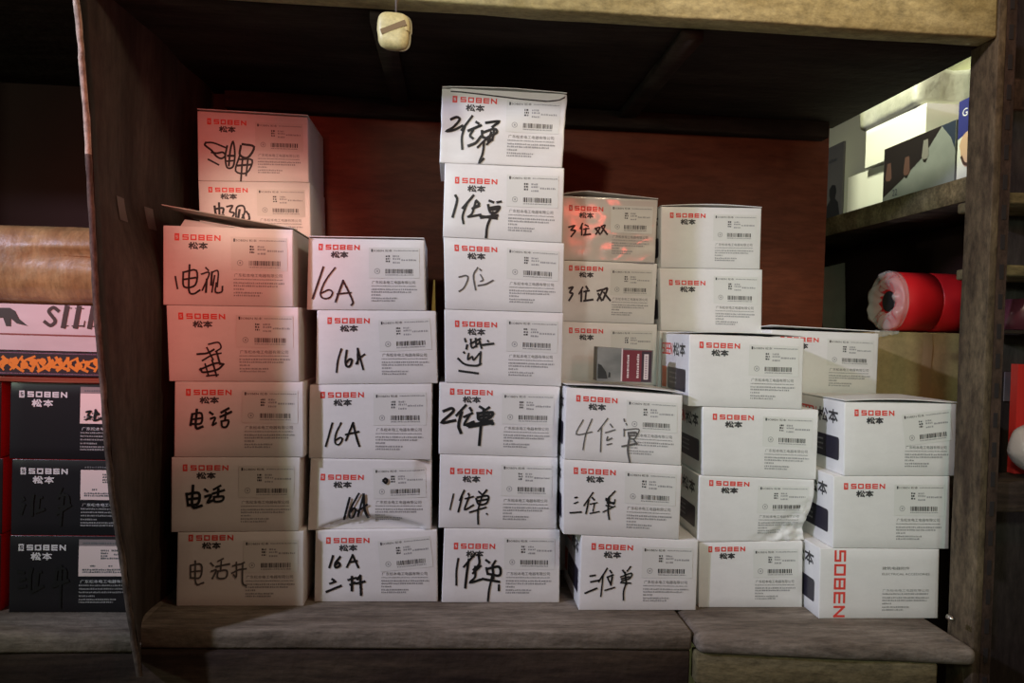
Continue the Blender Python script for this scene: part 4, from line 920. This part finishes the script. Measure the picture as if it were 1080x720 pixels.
# tan board and black bag further back on the lower shelf
b = MB(); b.bevel_box([(.76, 1.72, LZ+.001), (.972, 1.78, LZ+.001), (.972, 1.79, LZ+.001), (.76, 1.73, LZ+.001), (.76, 1.76, ZC+.132), (.972, 1.82, ZC+.185), (.972, 1.83, ZC+.185), (.76, 1.77, ZC+.132)], .001)
tag(b.out('tan_board', mat('tan_board', (.30, .25, .17), .8, c2=(.24, .20, .14), scale=(20, 20, 20))), 'tan board leaning at the back of the lower rack shelf', 'board')
b = MB()
b.bevel_box([(.745, 1.56, LZ+.001), (.885, 1.56, LZ+.001), (.885, 1.66, LZ+.001), (.745, 1.66, LZ+.001), (.752, 1.58, ZC+.118), (.775, 1.58, ZC+.112), (.785, 1.64, ZC+.10), (.752, 1.64, ZC+.11)], .006, seg=3, cuts=3, fn=lambda p: p+Vector((noise.noise(p*14)*.006, 0, 0)))
tag(b.out('black_bag', M['dark_item'], None, True), 'black bag in shadow left of the red tape rolls', 'bag')

# ------------------------------------------------------------------ narrow bay at the far right edge
bay = empty('right_bay', (.86, 1.0, 0), 'shelves of the narrow bay cut off by the right picture edge', 'shelf')
def bb2(name, px, pyt, pyb, y, x1, dep, m):
    a, c_ = at(px, pyt, y), at(px, pyb, y); b = MB(); b.bevel_box(hexP(a.x, x1, y, y+dep, c_.z, a.z), .003, cuts=5, fn=wob(.001, 12)); return b.out(name, M[m], bay, True), a.z, a.x
bb2('steel_beam', 1060, 82, 116, .934, .985, .003, 'post_face')
bb2('bay_shelf', 1062, 202, 214, .96, .985, .10, 'apron')
bb2('bay_shelf', 1060, 279, 291, .96, .985, .10, 'apron')
_, bz, bx = bb2('bay_shelf', 1049, 508, 540, .935, .985, .07, 'old_wood')
b = MB(); b.bevel_box(hexP(.945, .985, .9, .93, 0, 2.0), .002); b.out('bay_post', M['post_face'], bay)
b = MB(); b.box(.80, .985, 1.062, 1.068, 0, ZC+.78); b.out('bay_back', M['panel'], bay)  # back extended up and down to stand in for shade
# things in it
p = at(1062, 443, .96); q = at(1062, 497, .96)
b = MB()
b.grid(lambda u, v: Vector((q.x+.004+.055+(.055*math.cos(u*math.tau))*(math.sin(v*math.pi)**.6)*(1+.25*noise.noise(Vector((math.cos(u*6.28)*2, v*3, 1)))), .964+.022*math.sin(u*math.tau)*(math.sin(v*math.pi)**.6), bz+.001+(.078*(1-v))*(1+.12*noise.noise(Vector((math.cos(u*6.28)*1.5, v*2, 7))))) ), 30, 16)
tag(b.out('plastic_bag', M['white_film'], None, True), 'milky plastic bag on the right bay shelf', 'bag')
p = at(1074, 384, .99); 
b = MB(); b.bevel_box(hexP(p.x, .94, .990, 1.003, bz+.001, p.z), .002)
tag(b.out('red_box', mat('bright_red_card', (.62, .03, .025), .45)), 'bright red upright box cut off by the right picture edge', 'box')
p = at(1060, 392, 1.06); q = at(1068, 423, 1.06)
b = MB(); b.box(p.x, q.x, 1.0595, 1.0615, q.z, p.z)
tag(b.out('pale_tag', mat('dim_tag', (.16, .14, .13), .6)), 'small pale tag stuck on the dark back of the right bay', 'tag')
p = at(1062, 330, 1.0); zb2 = at(1060, 352, 1.0).z
b = MB(); b.bevel_box(hexP(p.x, .96, .965, 1.055, zb2+.001, zb2+.0055), .001); b.out('bay_shelf', M['panel'], bay)
b = MB(); b.bevel_box([(p.x+.008, .99, zb2+.0065), (.90, .99, zb2+.0065), (.90, 1.04, zb2+.0065), (p.x+.008, 1.04, zb2+.0065), (p.x+.020, .99, zb2+.05), (.90, .99, zb2+.05), (.90, 1.04, zb2+.05), (p.x+.020, 1.04, zb2+.05)], .006, seg=3)
tag(b.out('plum_bag', mat('plum_plastic', (.10, .025, .04), .35), None, True), 'dark plum plastic packet on the upper right bay shelf', 'packet')

# ------------------------------------------------------------------ room shell
def struct(name, x0, x1, y0, y1, z0, z1, m):
    b = MB(); b.box(x0, x1, y0, y1, z0, z1); o = b.out(name, M[m]); o['kind'] = 'structure'; return o
struct('floor', -2.4, 1.2, -1.6, 2.5, -.05, 0, 'floor')
struct('wall_right', .99, 1.05, 1.05, 2.4, 0, 2.6, 'wall')
struct('wall_back', -2.4, .99, 2.4, 2.46, 0, 2.6, 'wall')
